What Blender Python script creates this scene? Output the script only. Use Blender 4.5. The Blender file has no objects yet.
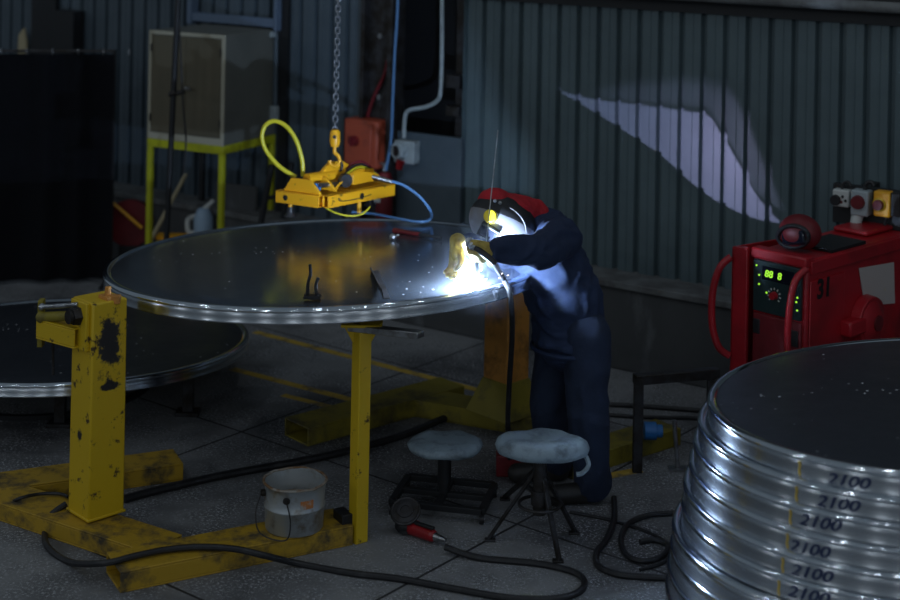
import bpy, bmesh, math, random
from mathutils import Vector, Matrix, noise
random.seed(7)
sc = bpy.context.scene
C = sc.collection
PI = math.pi

# ------------------------------------------------------------------ camera
CAM_H, F, YH, RL = 2.7, 1503.0, -103.0, math.radians(1.1)
cd = bpy.data.cameras.new('camera'); cam = bpy.data.objects.new('camera', cd); C.objects.link(cam)
cam.matrix_world = Matrix.Translation((0, 0, CAM_H)) @ Matrix.Rotation(PI/2, 4, 'X') @ Matrix.Rotation(RL, 4, 'Z')
cd.sensor_width = 36; cd.lens = F*36/900; cd.shift_x = -(300-YH)*math.sin(RL)/900; cd.shift_y = -(300-YH)*math.cos(RL)/900
cd.clip_start = .1; cd.clip_end = 100
cd.dof.use_dof = True; cd.dof.focus_distance = 6.5; cd.dof.aperture_fstop = 1.5
sc.camera = cam

# ------------------------------------------------------------------ world, lamps, exposure
w = bpy.data.worlds.new('world'); sc.world = w; w.use_nodes = True
bg = w.node_tree.nodes['Background']; bg.inputs[0].default_value = (.34, .43, .52, 1); bg.inputs[1].default_value = .20
sc.view_settings.view_transform = 'Standard'; sc.view_settings.look = 'None'
sc.view_settings.exposure = .12; sc.view_settings.gamma = 1; sc.view_settings.use_curve_mapping = False
def lamp(name, kind, loc, energy, color, size=.1, aim=None):
    l = bpy.data.lights.new(name, kind); o = bpy.data.objects.new(name, l); C.objects.link(o)
    o.location = loc; l.energy = energy; l.color = color
    if kind in ('POINT', 'SPOT'): l.shadow_soft_size = size
    if kind == 'AREA': l.size = size
    if aim is not None: o.rotation_euler = (Vector(aim)-Vector(loc)).to_track_quat('-Z', 'Y').to_euler()
    return o
COOL = (.84, .92, 1.0)
# rows of high bay lamps of the hall
for i, (x, y) in enumerate([(-6.5, 2), (-4.4, .2), (-2.4, -.6), (-.4, 0), (1.6, -.8), (3.6, -.2), (5.6, .6), (-3.6, 4.0), (-.9, 3.4), (1.2, 3.0), (4.4, 3.4), (-4.6, 7.6), (.6, 7.8), (4.6, 6.6)]):
    lamp('high_bay_lamp', 'POINT', (x, y, 6.2), 19.0, COOL, .09)
for x, y in [(-15, 7), (-14, 3), (-13, -1), (-11, -5), (-8, -8), (-4.5, -10), (-1, -11), (2.5, -11), (6, -10), (9, -8)]:
    lamp('high_bay_lamp', 'POINT', (x, y, 5.6), 85.0, COOL, .12)

# ------------------------------------------------------------------ photo pixel -> place
def ray(u, v):
    a, b = u-450, v-300; c, s = math.cos(RL), math.sin(RL)
    return (c*a+s*b)/F, (-s*a+c*b+300-YH)/F
def G(u, v, z=0.0):
    x, k = ray(u, v); D = (CAM_H-z)/k; return Vector((x*D, D, z))
def proj(p):
    a, b = F*p[0]/p[1], F*(CAM_H-p[2])/p[1]+YH-300; c, s = math.cos(RL), math.sin(RL); return c*a-s*b+450, s*a+c*b+300
def Y(u, v, D):
    x, k = ray(u, v); return Vector((x*D, D, CAM_H-k*D))
V = Vector

# ------------------------------------------------------------------ materials
def mat(name, col, rough=.6, metal=0.0, col2=None, nscale=6.0, lo=.4, hi=.65, bump=0.0, bscale=40.0, stretch=None, coat=0.0, emit=None, estr=0.0, rough2=None, detail=6.0):
    m = bpy.data.materials.new(name); m.use_nodes = True; nt = m.node_tree; N = nt.nodes; L = nt.links
    b = N['Principled BSDF']; b.inputs['Base Color'].default_value = (*col, 1); b.inputs['Roughness'].default_value = rough; b.inputs['Metallic'].default_value = metal
    if coat: b.inputs['Coat Weight'].default_value = coat
    if emit: b.inputs['Emission Color'].default_value = (*emit, 1); b.inputs['Emission Strength'].default_value = estr
    tc = N.new('ShaderNodeTexCoord'); mp = N.new('ShaderNodeMapping'); L.new(tc.outputs['Object'], mp.inputs[0])
    if stretch: mp.inputs['Scale'].default_value = stretch
    if col2 is not None:
        n = N.new('ShaderNodeTexNoise'); n.inputs['Scale'].default_value = nscale; n.inputs['Detail'].default_value = detail; n.inputs['Roughness'].default_value = .65
        r = N.new('ShaderNodeMapRange'); r.inputs[1].default_value = lo; r.inputs[2].default_value = hi
        x = N.new('ShaderNodeMix'); x.data_type = 'RGBA'; x.inputs[6].default_value = (*col, 1); x.inputs[7].default_value = (*col2, 1)
        L.new(mp.outputs[0], n.inputs[0]); L.new(n.outputs[0], r.inputs[0]); L.new(r.outputs[0], x.inputs[0]); L.new(x.outputs[2], b.inputs['Base Color'])
        if rough2 is not None:
            q = N.new('ShaderNodeMapRange'); q.inputs[3].default_value = rough; q.inputs[4].default_value = rough2
            L.new(r.outputs[0], q.inputs[0]); L.new(q.outputs[0], b.inputs['Roughness'])
    if bump:
        n2 = N.new('ShaderNodeTexNoise'); n2.inputs['Scale'].default_value = bscale; n2.inputs['Detail'].default_value = 5
        bp = N.new('ShaderNodeBump'); bp.inputs['Strength'].default_value = bump; bp.inputs['Distance'].default_value = .01
        L.new(mp.outputs[0], n2.inputs[0]); L.new(n2.outputs[0], bp.inputs['Height']); L.new(bp.outputs[0], b.inputs['Normal'])
    return m
M = {}
M['sheet'] = mat('painted sheet steel', (.105, .150, .165), .42, 0, (.080, .115, .128), 2.5, .35, .7, .05, 12)
M['sheet_far'] = mat('darker sheet steel', (.085, .115, .140), .5, 0, (.06, .085, .105), 2.5, .35, .7)  # darker, bluer tone than the right-hand sheets
M['concrete'] = mat('grimy concrete plinth', (.075, .078, .08), .85, 0, (.19, .20, .21), 3.0, .55, .75, .3, 30, (1, 1, .35))
M['ledge'] = mat('dusty ledge', (.17, .18, .18), .8, 0, (.10, .10, .10), 7, .4, .6, .3, 30)
M['yellow'] = mat('worn yellow paint', (.68, .45, .010), .5, 0, (.07, .04, .015), 17, .60, .66, .15, 25, rough2=.8)
M['yellow_floor'] = mat('dirty yellow beam paint', (.48, .29, .018), .6, 0, (.07, .055, .03), 8, .48, .66, .2, 25, rough2=.85)
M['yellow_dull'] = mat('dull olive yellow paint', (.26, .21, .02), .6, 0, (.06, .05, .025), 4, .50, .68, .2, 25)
M['yellow_orange'] = mat('amber yellow paint', (.85, .40, .010), .4, 0, (.10, .05, .01), 14, .64, .70)
M['yellow_green'] = mat('greenish yellow paint', (.46, .47, .01), .5, 0, (.3, .3, .02), 5, .5, .7)
M['orange'] = mat('rusty orange paint', (.62, .27, .05), .6, 0, (.15, .07, .02), 6, .5, .7, .2, 30)
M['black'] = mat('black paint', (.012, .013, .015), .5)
M['rubber'] = mat('black rubber', (.014, .014, .016), .45, 0, (.04, .04, .042), 20, .5, .75)
M['dark_steel'] = mat('dark mild steel', (.06, .06, .065), .5, .6, (.03, .025, .02), 12, .4, .6)
M['steel'] = mat('bare steel', (.50, .52, .55), .32, 1.0, (.25, .24, .23), 14, .45, .65)
M['chain'] = mat('galvanised chain steel', (.30, .31, .33), .38, .9)
ANR = 0.25
M['skirt'] = mat('brushed aluminium skirt', (.62, .66, .70), .235, 1.0, (.42, .45, .48), 3, .35, .7, .01, 60, (1, 1, 14), rough2=.27)
M['rim'] = mat('polished aluminium rim', (.80, .85, .90), .09, 1.0)
M['groove'] = mat('dark gap', (.02, .022, .025), .6, .3)
M['red'] = mat('red enamel', (.40, .012, .020), .35, 0, (.22, .010, .014), 4, .45, .7)
M['red_dark'] = mat('dark red enamel', (.17, .010, .016), .5, 0, (.10, .008, .010), 6, .4, .7)
M['red_brick'] = mat('orange red plastic', (.42, .075, .035), .5, 0, (.25, .05, .03), 8, .5, .7)
M['grey_plastic'] = mat('pale grey plastic', (.36, .42, .44), .5, 0, (.24, .28, .30), 12, .5, .7)
M['white'] = mat('dirty white plastic', (.55, .58, .56), .5, 0, (.3, .3, .28), 14, .5, .7)
M['cabinet'] = mat('olive grey cabinet paint', (.15, .155, .135), .55, 0, (.12, .125, .11), 3, .4, .7)
M['cabinet_door'] = mat('brown door panel', (.115, .098, .060), .55, 0, (.095, .085, .055), 3, .4, .7)
M['cabinet_trim'] = mat('light cabinet edge', (.40, .38, .29), .6)
M['curtain'] = mat('black screen fabric', (.005, .006, .010), .95, 0, (.008, .009, .014), 3, .4, .7)
M['blue_steel'] = mat('blue grey painted steel', (.12, .17, .25), .5)
M['cream'] = mat('cream paint', (.42, .36, .22), .7)
M['navy'] = mat('navy work cloth', (.016, .031, .078), .85, 0, (.011, .021, .056), 6, .4, .7, .5, 28)
M['navy_trousers'] = mat('dark navy trouser cloth', (.016, .028, .062), .88, 0, (.011, .019, .043), 6, .4, .7, .5, 24)
M['skin'] = mat('skin', (.42, .24, .17), .55)
M['leather'] = mat('tan suede glove', (.50, .38, .09), .85, 0, (.30, .21, .05), 30, .45, .65, .4, 60)
M['boot'] = mat('black boot leather', (.02, .018, .016), .55)
M['shield'] = mat('grey helmet plastic', (.20, .20, .215), .4, 0, (.17, .17, .185), 6, .4, .7)
M['cloth_red'] = mat('red cloth', (.50, .012, .022), .8, 0, (.33, .010, .018), 9, .4, .7, .5, 40)
M['knob_yellow'] = mat('yellow plastic', (.80, .60, .02), .4)
M['glass_dark'] = mat('dark welding glass', (.01, .012, .02), .08)
M['blue_hose'] = mat('blue hose', (.10, .22, .42), .35)
M['canister'] = mat('pale blue plastic', (.30, .42, .55), .5)
M['blue'] = mat('blue paint', (.02, .16, .45), .4)
M['hose_yellow'] = mat('yellow air hose', (.62, .54, .02), .45)
M['seat'] = mat('taped pale grey seat', (.26, .34, .40), .55, 0, (.13, .17, .20), 12, .50, .68, .5, 22)
M['bucket'] = mat('zinc bucket', (.46, .50, .52), .42, .55, (.22, .17, .11), 9, .52, .68, .25, 18)
M['bucket_rust'] = mat('rusty bucket rim', (.20, .11, .05), .75, .2, (.36, .34, .30), 20, .4, .6)
M['paper'] = mat('pale notice paper', (.50, .44, .42), .8, 0, (.55, .42, .12), 6, .62, .7)
M['marker'] = mat('dark blue marker ink', (.010, .022, .085), .5)
M['crayon'] = mat('yellow crayon', (.75, .50, .05), .7)
M['label_orange'] = mat('orange sticker', (.50, .18, .05), .6, 0, (.4, .4, .38), 40, .5, .6)
M['ink'] = mat('black numerals', (.008, .006, .007), .6)
M['led'] = mat('lit green display', (.1, .3, .02), .4, emit=(.45, 1.0, .05), estr=.75)
M['panel'] = mat('dark green control panel', (.014, .032, .034), .35)
M['arc'] = mat('arc glow', (1, 1, 1), .4, emit=(.72, .84, 1), estr=260)
M['spark'] = mat('hot spark', (1, .8, .7), .4, emit=(1, .8, .7), estr=9)

# disc top: dull dark aluminium film with specks
def mat_disc(name, base, rough):
    m = mat(name, base, rough, .85, tuple(c*.72 for c in base), 2.2, .35, .7, .03, 9, rough2=rough*1.35); nt = m.node_tree; N = nt.nodes; L = nt.links
    b = N['Principled BSDF']; src = b.inputs['Base Color'].links[0].from_socket
    tc = [n for n in N if n.type == 'TEX_COORD'][0]
    vo = N.new('ShaderNodeTexVoronoi'); vo.inputs['Scale'].default_value = 20
    no = N.new('ShaderNodeTexNoise'); no.inputs['Scale'].default_value = 3.2
    r = N.new('ShaderNodeMapRange'); r.inputs[1].default_value = .12; r.inputs[2].default_value = .08
    r2 = N.new('ShaderNodeMapRange'); r2.inputs[1].default_value = .52; r2.inputs[2].default_value = .60
    mu = N.new('ShaderNodeMath'); mu.operation = 'MULTIPLY'; x = N.new('ShaderNodeMix'); x.data_type = 'RGBA'; x.inputs[7].default_value = (.95, .96, .98, 1)
    L.new(tc.outputs['Object'], vo.inputs[0]); L.new(tc.outputs['Object'], no.inputs[0]); L.new(vo.outputs['Distance'], r.inputs[0]); L.new(no.outputs[0], r2.inputs[0])
    L.new(r.outputs[0], mu.inputs[0]); L.new(r2.outputs[0], mu.inputs[1]); L.new(mu.outputs[0], x.inputs[0]); L.new(src, x.inputs[6]); L.new(x.outputs[2], b.inputs['Base Color'])
    iv = N.new('ShaderNodeMath'); iv.operation = 'MULTIPLY_ADD'; iv.inputs[1].default_value = -.85; iv.inputs[2].default_value = .85
    L.new(mu.outputs[0], iv.inputs[0]); L.new(iv.outputs[0], b.inputs['Metallic'])
    return m
b_ = M['skirt'].node_tree.nodes['Principled BSDF']; tg_ = M['skirt'].node_tree.nodes.new('ShaderNodeTangent'); tg_.direction_type = 'RADIAL'; tg_.axis = 'Z'
M['skirt'].node_tree.links.new(tg_.outputs[0], b_.inputs['Tangent']); b_.inputs['Anisotropic'].default_value = .93; b_.inputs['Anisotropic Rotation'].default_value = ANR
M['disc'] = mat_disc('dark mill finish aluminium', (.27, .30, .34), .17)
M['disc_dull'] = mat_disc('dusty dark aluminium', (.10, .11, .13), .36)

# floor: grimy slabs, joints, worn yellow lanes
def mat_floor():
    m = bpy.data.materials.new('grimy concrete floor'); m.use_nodes = True; nt = m.node_tree; N = nt.nodes; L = nt.links
    b = N['Principled BSDF']; tc = N.new('ShaderNodeTexCoord')
    def ns(scale, det=8, rg=.6):
        n = N.new('ShaderNodeTexNoise'); n.inputs['Scale'].default_value = scale; n.inputs['Detail'].default_value = det; n.inputs['Roughness'].default_value = rg
        L.new(tc.outputs['Object'], n.inputs[0]); return n
    def mr(s, a, c, p=0., q=1.):
        r = N.new('ShaderNodeMapRange'); r.inputs[1].default_value = a; r.inputs[2].default_value = c; r.inputs[3].default_value = p; r.inputs[4].default_value = q; L.new(s, r.inputs[0]); return r.outputs[0]
    def mix(f, a, c):
        x = N.new('ShaderNodeMix'); x.data_type = 'RGBA'; L.new(f, x.inputs[0])
        for k, s in ((6, a), (7, c)):
            if isinstance(s, tuple): x.inputs[k].default_value = (*s, 1)
            else: L.new(s, x.inputs[k])
        return x.outputs[2]
    big = ns(.9); mid = ns(5.5, 9, .7); fine = ns(75, 3, .8); grit = ns(34, 4, .8)
    base = mix(mr(big.outputs[0], .42, .60), (.23, .235, .24), (.075, .077, .082))
    base = mix(mr(mid.outputs[0], .48, .72, 0, .75), base, (.06, .06, .064))
    mu = N.new('ShaderNodeMath'); mu.operation = 'MULTIPLY'; L.new(mr(fine.outputs[0], .53, .62), mu.inputs[0]); L.new(mr(mid.outputs[0], .38, .60), mu.inputs[1])
    base = mix(mu.outputs[0], base, (.55, .57, .60))
    mp = N.new('ShaderNodeMapping'); mp.inputs['Rotation'].default_value = (0, 0, math.radians(38)); mp.inputs['Location'].default_value = (.35, .1, 0); L.new(tc.outputs['Object'], mp.inputs[0])
    br = N.new('ShaderNodeTexBrick'); br.offset = 0; br.inputs['Scale'].default_value = 1; br.inputs['Mortar Size'].default_value = .007; br.inputs['Brick Width'].default_value = 1.7; br.inputs['Row Height'].default_value = 1.35
    br.inputs['Color1'].default_value = br.inputs['Color2'].default_value = (1, 1, 1, 1); br.inputs['Mortar'].default_value = (0, 0, 0, 1); L.new(mp.outputs[0], br.inputs[0])
    base = mix(br.outputs['Color'], (.02, .02, .022), base)
    L.new(base, b.inputs['Base Color']); L.new(mr(mid.outputs[0], .3, .7, .55, .85), b.inputs['Roughness'])
    bp = N.new('ShaderNodeBump'); bp.inputs['Strength'].default_value = .35; bp.inputs['Distance'].default_value = .006; L.new(grit.outputs[0], bp.inputs['Height']); L.new(bp.outputs[0], b.inputs['Normal'])
    return m
M['floor'] = mat_floor()
M['lane'] = mat('worn lane paint', (.55, .36, .05), .75, 0, (.12, .11, .09), 7, .50, .66, .2, 40)

# ------------------------------------------------------------------ mesh helpers
class MB:
    def __init__(s): s.bm = bmesh.new()
    def box(s, c, size, R=None):
        ret = bmesh.ops.create_cube(s.bm, size=1.0); T = Matrix.Translation(c) @ (R.to_4x4() if R else Matrix.Identity(4)) @ Matrix.Diagonal((*size, 1))
        bmesh.ops.transform(s.bm, matrix=T, verts=ret['verts']); return s
    def quad(s, pts, z0, z1):
        a = [s.bm.verts.new((p[0], p[1], z0)) for p in pts]; b = [s.bm.verts.new((p[0], p[1], z1)) for p in pts]; n = len(pts)
        s.bm.faces.new(a[::-1]); s.bm.faces.new(b)
        for i in range(n): s.bm.faces.new((a[i], a[(i+1) % n], b[(i+1) % n], b[i]))
        return s
    def prism(s, pts, vec):
        a = [s.bm.verts.new(V(p)) for p in pts]; b = [s.bm.verts.new(V(p)+V(vec)) for p in pts]; n = len(pts)
        s.bm.faces.new(a[::-1]); s.bm.faces.new(b)
        for i in range(n): s.bm.faces.new((a[i], a[(i+1) % n], b[(i+1) % n], b[i]))
        return s
    def cyl(s, p0, p1, r0, r1=None, seg=20, cap=True):
        r1 = r0 if r1 is None else r1; p0, p1 = V(p0), V(p1); d = (p1-p0).normalized(); q = d.to_track_quat('Z', 'Y').to_matrix()
        A = [s.bm.verts.new(p0+q @ V((math.cos(t)*r0, math.sin(t)*r0, 0))) for t in [2*PI*i/seg for i in range(seg)]]
        B = [s.bm.verts.new(p1+q @ V((math.cos(t)*r1, math.sin(t)*r1, 0))) for t in [2*PI*i/seg for i in range(seg)]]
        for i in range(seg): s.bm.faces.new((A[i], A[(i+1) % seg], B[(i+1) % seg], B[i]))
        if cap: s.bm.faces.new(A[::-1]); s.bm.faces.new(B)
        return s
    def tube(s, pts, r, seg=10, sub=6, closed=False):
        P = [V(p) for p in pts]; n = len(P); Q = []
        if n > 2:
            rng = range(n) if closed else range(n-1)
            for i in rng:
                p0 = P[(i-1) % n] if closed or i > 0 else P[0]; p1 = P[i]; p2 = P[(i+1) % n]; p3 = P[(i+2) % n] if closed or i+2 < n else P[-1]
                for k in range(sub):
                    t = k/sub; Q.append(.5*((2*p1)+(p2-p0)*t+(2*p0-5*p1+4*p2-p3)*t*t+(3*p1-p0-3*p2+p3)*t**3))
            if not closed: Q.append(P[-1])
        else: Q = P
        rings = []; up = V((0, 0, 1)); m = len(Q)
        for i, p in enumerate(Q):
            d = (Q[(i+1) % m]-Q[i-1]) if closed else (Q[min(i+1, m-1)]-Q[max(i-1, 0)])
            d = d.normalized() if d.length > 1e-9 else V((0, 0, 1))
            a = d.cross(up)
            if a.length < 1e-3: a = d.cross(V((1, 0, 0)))
            a.normalize(); b = a.cross(d).normalized(); up = b
            rings.append([s.bm.verts.new(p+a*math.cos(t)*r+b*math.sin(t)*r) for t in [2*PI*j/seg for j in range(seg)]])
        for i in range(m if closed else m-1):
            A, B = rings[i], rings[(i+1) % m]
            for j in range(seg): s.bm.faces.new((A[j], A[(j+1) % seg], B[(j+1) % seg], B[j]))
        if not closed: s.bm.faces.new(rings[0][::-1]); s.bm.faces.new(rings[-1])
        return s
    def lathe(s, prof, T=None, seg=96, sx=1, sy=1):
        T = T or Matrix.Identity(4); rings = []
        for r, z in prof:
            if r < 1e-6: rings.append([s.bm.verts.new(T @ V((0, 0, z)))])
            else: rings.append([s.bm.verts.new(T @ V((r*sx*math.cos(t), r*sy*math.sin(t), z))) for t in [2*PI*i/seg for i in range(seg)]])
        for A, B in zip(rings, rings[1:]):
            for i in range(seg):
                j = (i+1) % seg
                if len(A) == 1 and len(B) == 1: continue
                if len(A) == 1: s.bm.faces.new((A[0], B[i], B[j]))
                elif len(B) == 1: s.bm.faces.new((A[i], B[0], A[j]))
                else: s.bm.faces.new((A[i], B[i], B[j], A[j]))
        return s
    def ball(s, c, r, R=None, seg=24):
        r = (r, r, r) if isinstance(r, (int, float)) else r
        ret = bmesh.ops.create_uvsphere(s.bm, u_segments=seg, v_segments=seg//2, radius=1)
        bmesh.ops.transform(s.bm, matrix=Matrix.Translation(c) @ (R.to_4x4() if R else Matrix.Identity(4)) @ Matrix.Diagonal((*r, 1)), verts=ret['verts']); return s
    def beam(s, p0, p1, w, h, t=None):
        """rectangular tube resting with its underside on p0-p1; t = wall thickness when hollow"""
        p0, p1 = V(p0), V(p1); d = (p1-p0); L = d.length; d.normalize(); side = d.cross(V((0, 0, 1))).normalized(); up = side.cross(d).normalized()
        R = Matrix((side, d, up)).transposed(); c = (p0+p1)/2+up*h/2
        if not t: return s.box(c, (w, L, h), R)
        s.box(c+up*(h/2-t/2), (w, L, t), R); s.box(c-up*(h/2-t/2), (w, L, t), R)
        for q in (-1, 1): s.box(c+side*q*(w/2-t/2), (t, L, h-2*t), R)
        return s
def frame(p, yaw=0.0): return Matrix.Translation(p) @ Matrix.Rotation(yaw, 4, 'Z')
def thing(name, label, cat, loc=(0, 0, 0), yaw=0.0, group=None):
    o = bpy.data.objects.new(name, None); o.empty_display_size = .1; C.objects.link(o); o.matrix_world = frame(loc, yaw)
    o['label'] = label; o['category'] = cat
    if group: o['group'] = group
    return o
WM = {}
def wmat(o):
    m = o.matrix_basis.copy()
    while o.parent: o = o.parent; m = o.matrix_basis @ m
    return m
def obj(name, mb, m, parent=None, local=False, bevel=0.0, angle=35, kind=None, label=None, smooth=True):
    bm = mb.bm if isinstance(mb, MB) else mb
    if isinstance(bm, bpy.types.Mesh): me = bm
    else:
        bmesh.ops.recalc_face_normals(bm, faces=bm.faces[:]); me = bpy.data.meshes.new(name); bm.to_mesh(me); bm.free()
    o = bpy.data.objects.new(name, me); C.objects.link(o); me.materials.clear(); me.materials.append(M[m] if isinstance(m, str) else m)
    if smooth:
        for p in me.polygons: p.use_smooth = True
        me.set_sharp_from_angle(angle=math.radians(angle))
    if parent:
        o.parent = parent
        if not local: me.transform(wmat(parent).inverted())
    if bevel:
        b = o.modifiers.new('bevel', 'BEVEL'); b.width = bevel; b.segments = 2; b.limit_method = 'ANGLE'; b.angle_limit = math.radians(40)
    if kind: o['kind'] = kind
    if label: o['label'] = label
    return o
def tag(o, label, cat, group=None):
    o['label'] = label; o['category'] = cat
    if group: o['group'] = group
    return o
def dup(root, M4, label=None, group=None, skip=()):
    r = root.copy(); C.objects.link(r); r.matrix_world = M4
    if label: r['label'] = label
    if group: r['group'] = group
    for ch in list(root.children):
        c = ch.copy(); C.objects.link(c); c.parent = r
        for g in list(ch.children): d = g.copy(); C.objects.link(d); d.parent = c
    return r
def blob(parts, voxel, smooth=3, disp=0.0, dscale=8.0, dstretch=(1, 1, 1), cut=None):
    """union of tapered capsules and ellipsoids grown into one continuous skin"""
    bm = bmesh.new()
    for p in parts:
        if p[0] == 'c':
            _, a, ra, b, rb = p; a = V(a); b = V(b)
            for c, r in ((a, ra), (b, rb)):
                ret = bmesh.ops.create_icosphere(bm, subdivisions=3, radius=r); bmesh.ops.translate(bm, verts=ret['verts'], vec=c)
            L_ = (b-a).length; sn = max(-.95, min(.95, (ra-rb)/L_)) if L_ > 1e-6 else 1; cs_ = math.sqrt(1-sn*sn)
            if L_ > 1e-4 and abs(ra-rb) < L_*.95:
                m_ = MB.__new__(MB); m_.bm = bm; d_ = (b-a)/L_; m_.cyl(a+d_*ra*sn, b+d_*rb*sn, ra*cs_, rb*cs_, 24)
        else:
            _, c, r, R = p; ret = bmesh.ops.create_icosphere(bm, subdivisions=4, radius=1)
            bmesh.ops.transform(bm, matrix=Matrix.Translation(c) @ (R.to_4x4() if R else Matrix.Identity(4)) @ Matrix.Diagonal((*r, 1)), verts=ret['verts'])
    me = bpy.data.meshes.new('tmp'); bm.to_mesh(me); bm.free(); o = bpy.data.objects.new('tmp', me); C.objects.link(o)
    md = o.modifiers.new('r', 'REMESH'); md.mode = 'VOXEL'; md.voxel_size = voxel
    dg = bpy.context.evaluated_depsgraph_get(); dg.update(); out = bpy.data.meshes.new_from_object(o.evaluated_get(dg)); bpy.data.objects.remove(o)
    bm = bmesh.new(); bm.from_mesh(out)
    for _ in range(smooth): bmesh.ops.smooth_vert(bm, verts=bm.verts, factor=.5, use_axis_x=True, use_axis_y=True, use_axis_z=True)
    if disp:
        bm.normal_update()
        for v in bm.verts:
            q = V((v.co.x*dstretch[0], v.co.y*dstretch[1], v.co.z*dstretch[2]))*dscale
            w_ = noise.noise(q+V((noise.noise(q*.5), 0, noise.noise(q*.6+V((5, 1, 2)))))*1.5)
            v.co += v.normal*(disp*(1-2*abs(w_))-disp*.4)
    return bm
def text_bm(s, size, shear=0.0, bold=0.0):
    cu = bpy.data.curves.new('t', 'FONT'); cu.body = s; cu.size = size; cu.extrude = .0006; cu.offset = bold; cu.shear = shear; cu.align_x = 'CENTER'; cu.resolution_u = 4
    o = bpy.data.objects.new('t', cu); C.objects.link(o); dg = bpy.context.evaluated_depsgraph_get(); dg.update()
    me = bpy.data.meshes.new_from_object(o.evaluated_get(dg)); bpy.data.objects.remove(o); bm = bmesh.new(); bm.from_mesh(me); return bm

# ------------------------------------------------------------------ floor and wall
mb = MB(); mb.quad([(-14, -3), (12, -3), (12, 16), (-14, 16)], -.2, 0); fl = obj('floor', mb, 'floor', kind='structure', smooth=False)
O = V((.807, 9.03, 0)); AW = math.radians(34.2); TW = V((math.cos(AW), -math.sin(AW), 0)); NW = V((-math.sin(AW), -math.cos(AW), 0))
def S(s, z=0.0, off=0.0): return O+TW*s+NW*off+V((0, 0, z))
def wall_hit(u, v, off=0.0):
    x, k = ray(u, v); D = (off+O.dot(NW))/(x*NW.x+NW.y); p = V((x*D, D, CAM_H-k*D)); return (p-O).dot(TW), p.z
def sheet(s0, s1, z0, z1, pitch=.1365, depth=.035, phase=0.0):
    bm = bmesh.new(); pts = []; s = s0
    n0 = math.floor((s0-phase)/pitch); k = n0
    while True:
        b = phase+k*pitch
        for ds, d in ((-.020, 0), (-.012, -depth), (.012, -depth), (.020, 0), (.066, 0), (.068, .004), (.072, .004), (.074, 0)):
            q = b+ds
            if s0 <= q <= s1: pts.append((q, d))
        if b > s1: break
        k += 1
    lo = [bm.verts.new(S(q, z0, d)) for q, d in pts]; hi = [bm.verts.new(S(q, z1, d)) for q, d in pts]
    lb = [bm.verts.new(S(q, z0, -.06)) for q, d in pts]; hb = [bm.verts.new(S(q, z1, -.06)) for q, d in pts]
    for i in range(len(pts)-1):
        bm.faces.new((lo[i], lo[i+1], hi[i+1], hi[i])); bm.faces.new((hb[i], hb[i+1], lb[i+1], lb[i])); bm.faces.new((hi[i], hi[i+1], hb[i+1], hb[i])); bm.faces.new((lb[i], lb[i+1], lo[i+1], lo[i]))
    return bm
obj('wall_back', sheet(-.93, 6.5, .51, 2.14, phase=.065), 'sheet', kind='structure', smooth=False)
obj('wall_left', sheet(-9, -1.62, .51, 4.2, phase=.065), 'sheet_far', kind='structure', smooth=False)
R_W = Matrix((TW, -NW, V((0, 0, 1)))).transposed()
def wbox(mb, s0, s1, z0, z1, o0, o1): return mb.box(S((s0+s1)/2, (z0+z1)/2, (o0+o1)/2), (abs(s1-s0), abs(o1-o0), abs(z1-z0)), R_W)
# plinth in two lengths with the doorway between
mb = MB(); wbox(mb, -9, 6.5, 0, .47, -.10, .225); obj('baseboard_back', mb, 'concrete', kind='structure', bevel=.01)
mb = MB(); wbox(mb, -9, 6.5, .47, .51, -.10, .25); obj('trim_1', mb, 'ledge', kind='structure', bevel=.006)
mb = MB(); wbox(mb, -.95, 6.5, 2.14, 2.24, -.05, .10); wbox(mb, -.95, 6.5, 2.06, 2.14, -.06, .02); obj('trim_2_shade', mb, 'black', kind='structure')  # lower black strip stands for the band of shade under the rail
mb = MB(); mb.tube([S(-.2, 2.165, .14), S(6.5, 2.165, .14)], .03, 14); obj('trim_3', mb, 'ledge', kind='structure')
mb = MB(); wbox(mb, -.95, 6.5, 2.24, 4.2, -.06, -.02); obj('wall_upper', mb, 'black', kind='structure')
# dark doorway recess, column
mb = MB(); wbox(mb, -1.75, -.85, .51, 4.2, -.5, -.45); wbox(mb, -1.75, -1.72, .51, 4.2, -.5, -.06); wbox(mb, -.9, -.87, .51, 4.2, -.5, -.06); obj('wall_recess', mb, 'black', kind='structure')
mb = MB(); wbox(mb, -1.66, -1.63, .51, 4.2, -.04, .10); wbox(mb, -1.63, -1.44, .51, 4.2, .02, .04); wbox(mb, -1.44, -1.40, .51, 4.2, -.04, .10)
obj('trim_4', mb, 'dark_steel', kind='structure')
mb = MB()
for z in (1.78, 1.38): mb.cyl(S(-1.535, z, .04), S(-1.535, z, .056), .018, seg=6)
obj('trim_5', mb, 'steel', kind='structure')
mb = MB(); wbox(mb, -1.42, -.9, .51, 1.17, -.02, .02); obj('trim_6', mb, 'sheet_far', kind='structure', bevel=.003)
mb = MB(); wbox(mb, -1.05, -.95, 1.30, 1.36, -.1, -.02); wbox(mb, -1.05, -.95, 1.48, 1.56, -.1, -.02); wbox(mb, -1.03, -.97, .9, 3.5, -.16, -.1); obj('trim_7', mb, 'dark_steel', kind='structure')
# window frame at the upper left
a0, _ = wall_hit(194, 12, .05); a1, _ = wall_hit(276, 24, .05); zb = wall_hit(235, 27, .05)[1]
mb = MB(); wbox(mb, a0, a1, zb+.02, zb+.08, 0, .07); wbox(mb, a0-.045, a0, zb, 3.2, 0, .08); wbox(mb, a1, a1+.03, zb, 3.2, 0, .08); obj('window_1', mb, 'blue_steel', kind='structure', bevel=.004)
mb = MB(); wbox(mb, a0+.03, a1, zb-.045, zb-.008, 0, .09); obj('trim_8', mb, 'grey_plastic', kind='structure', bevel=.004)
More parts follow.
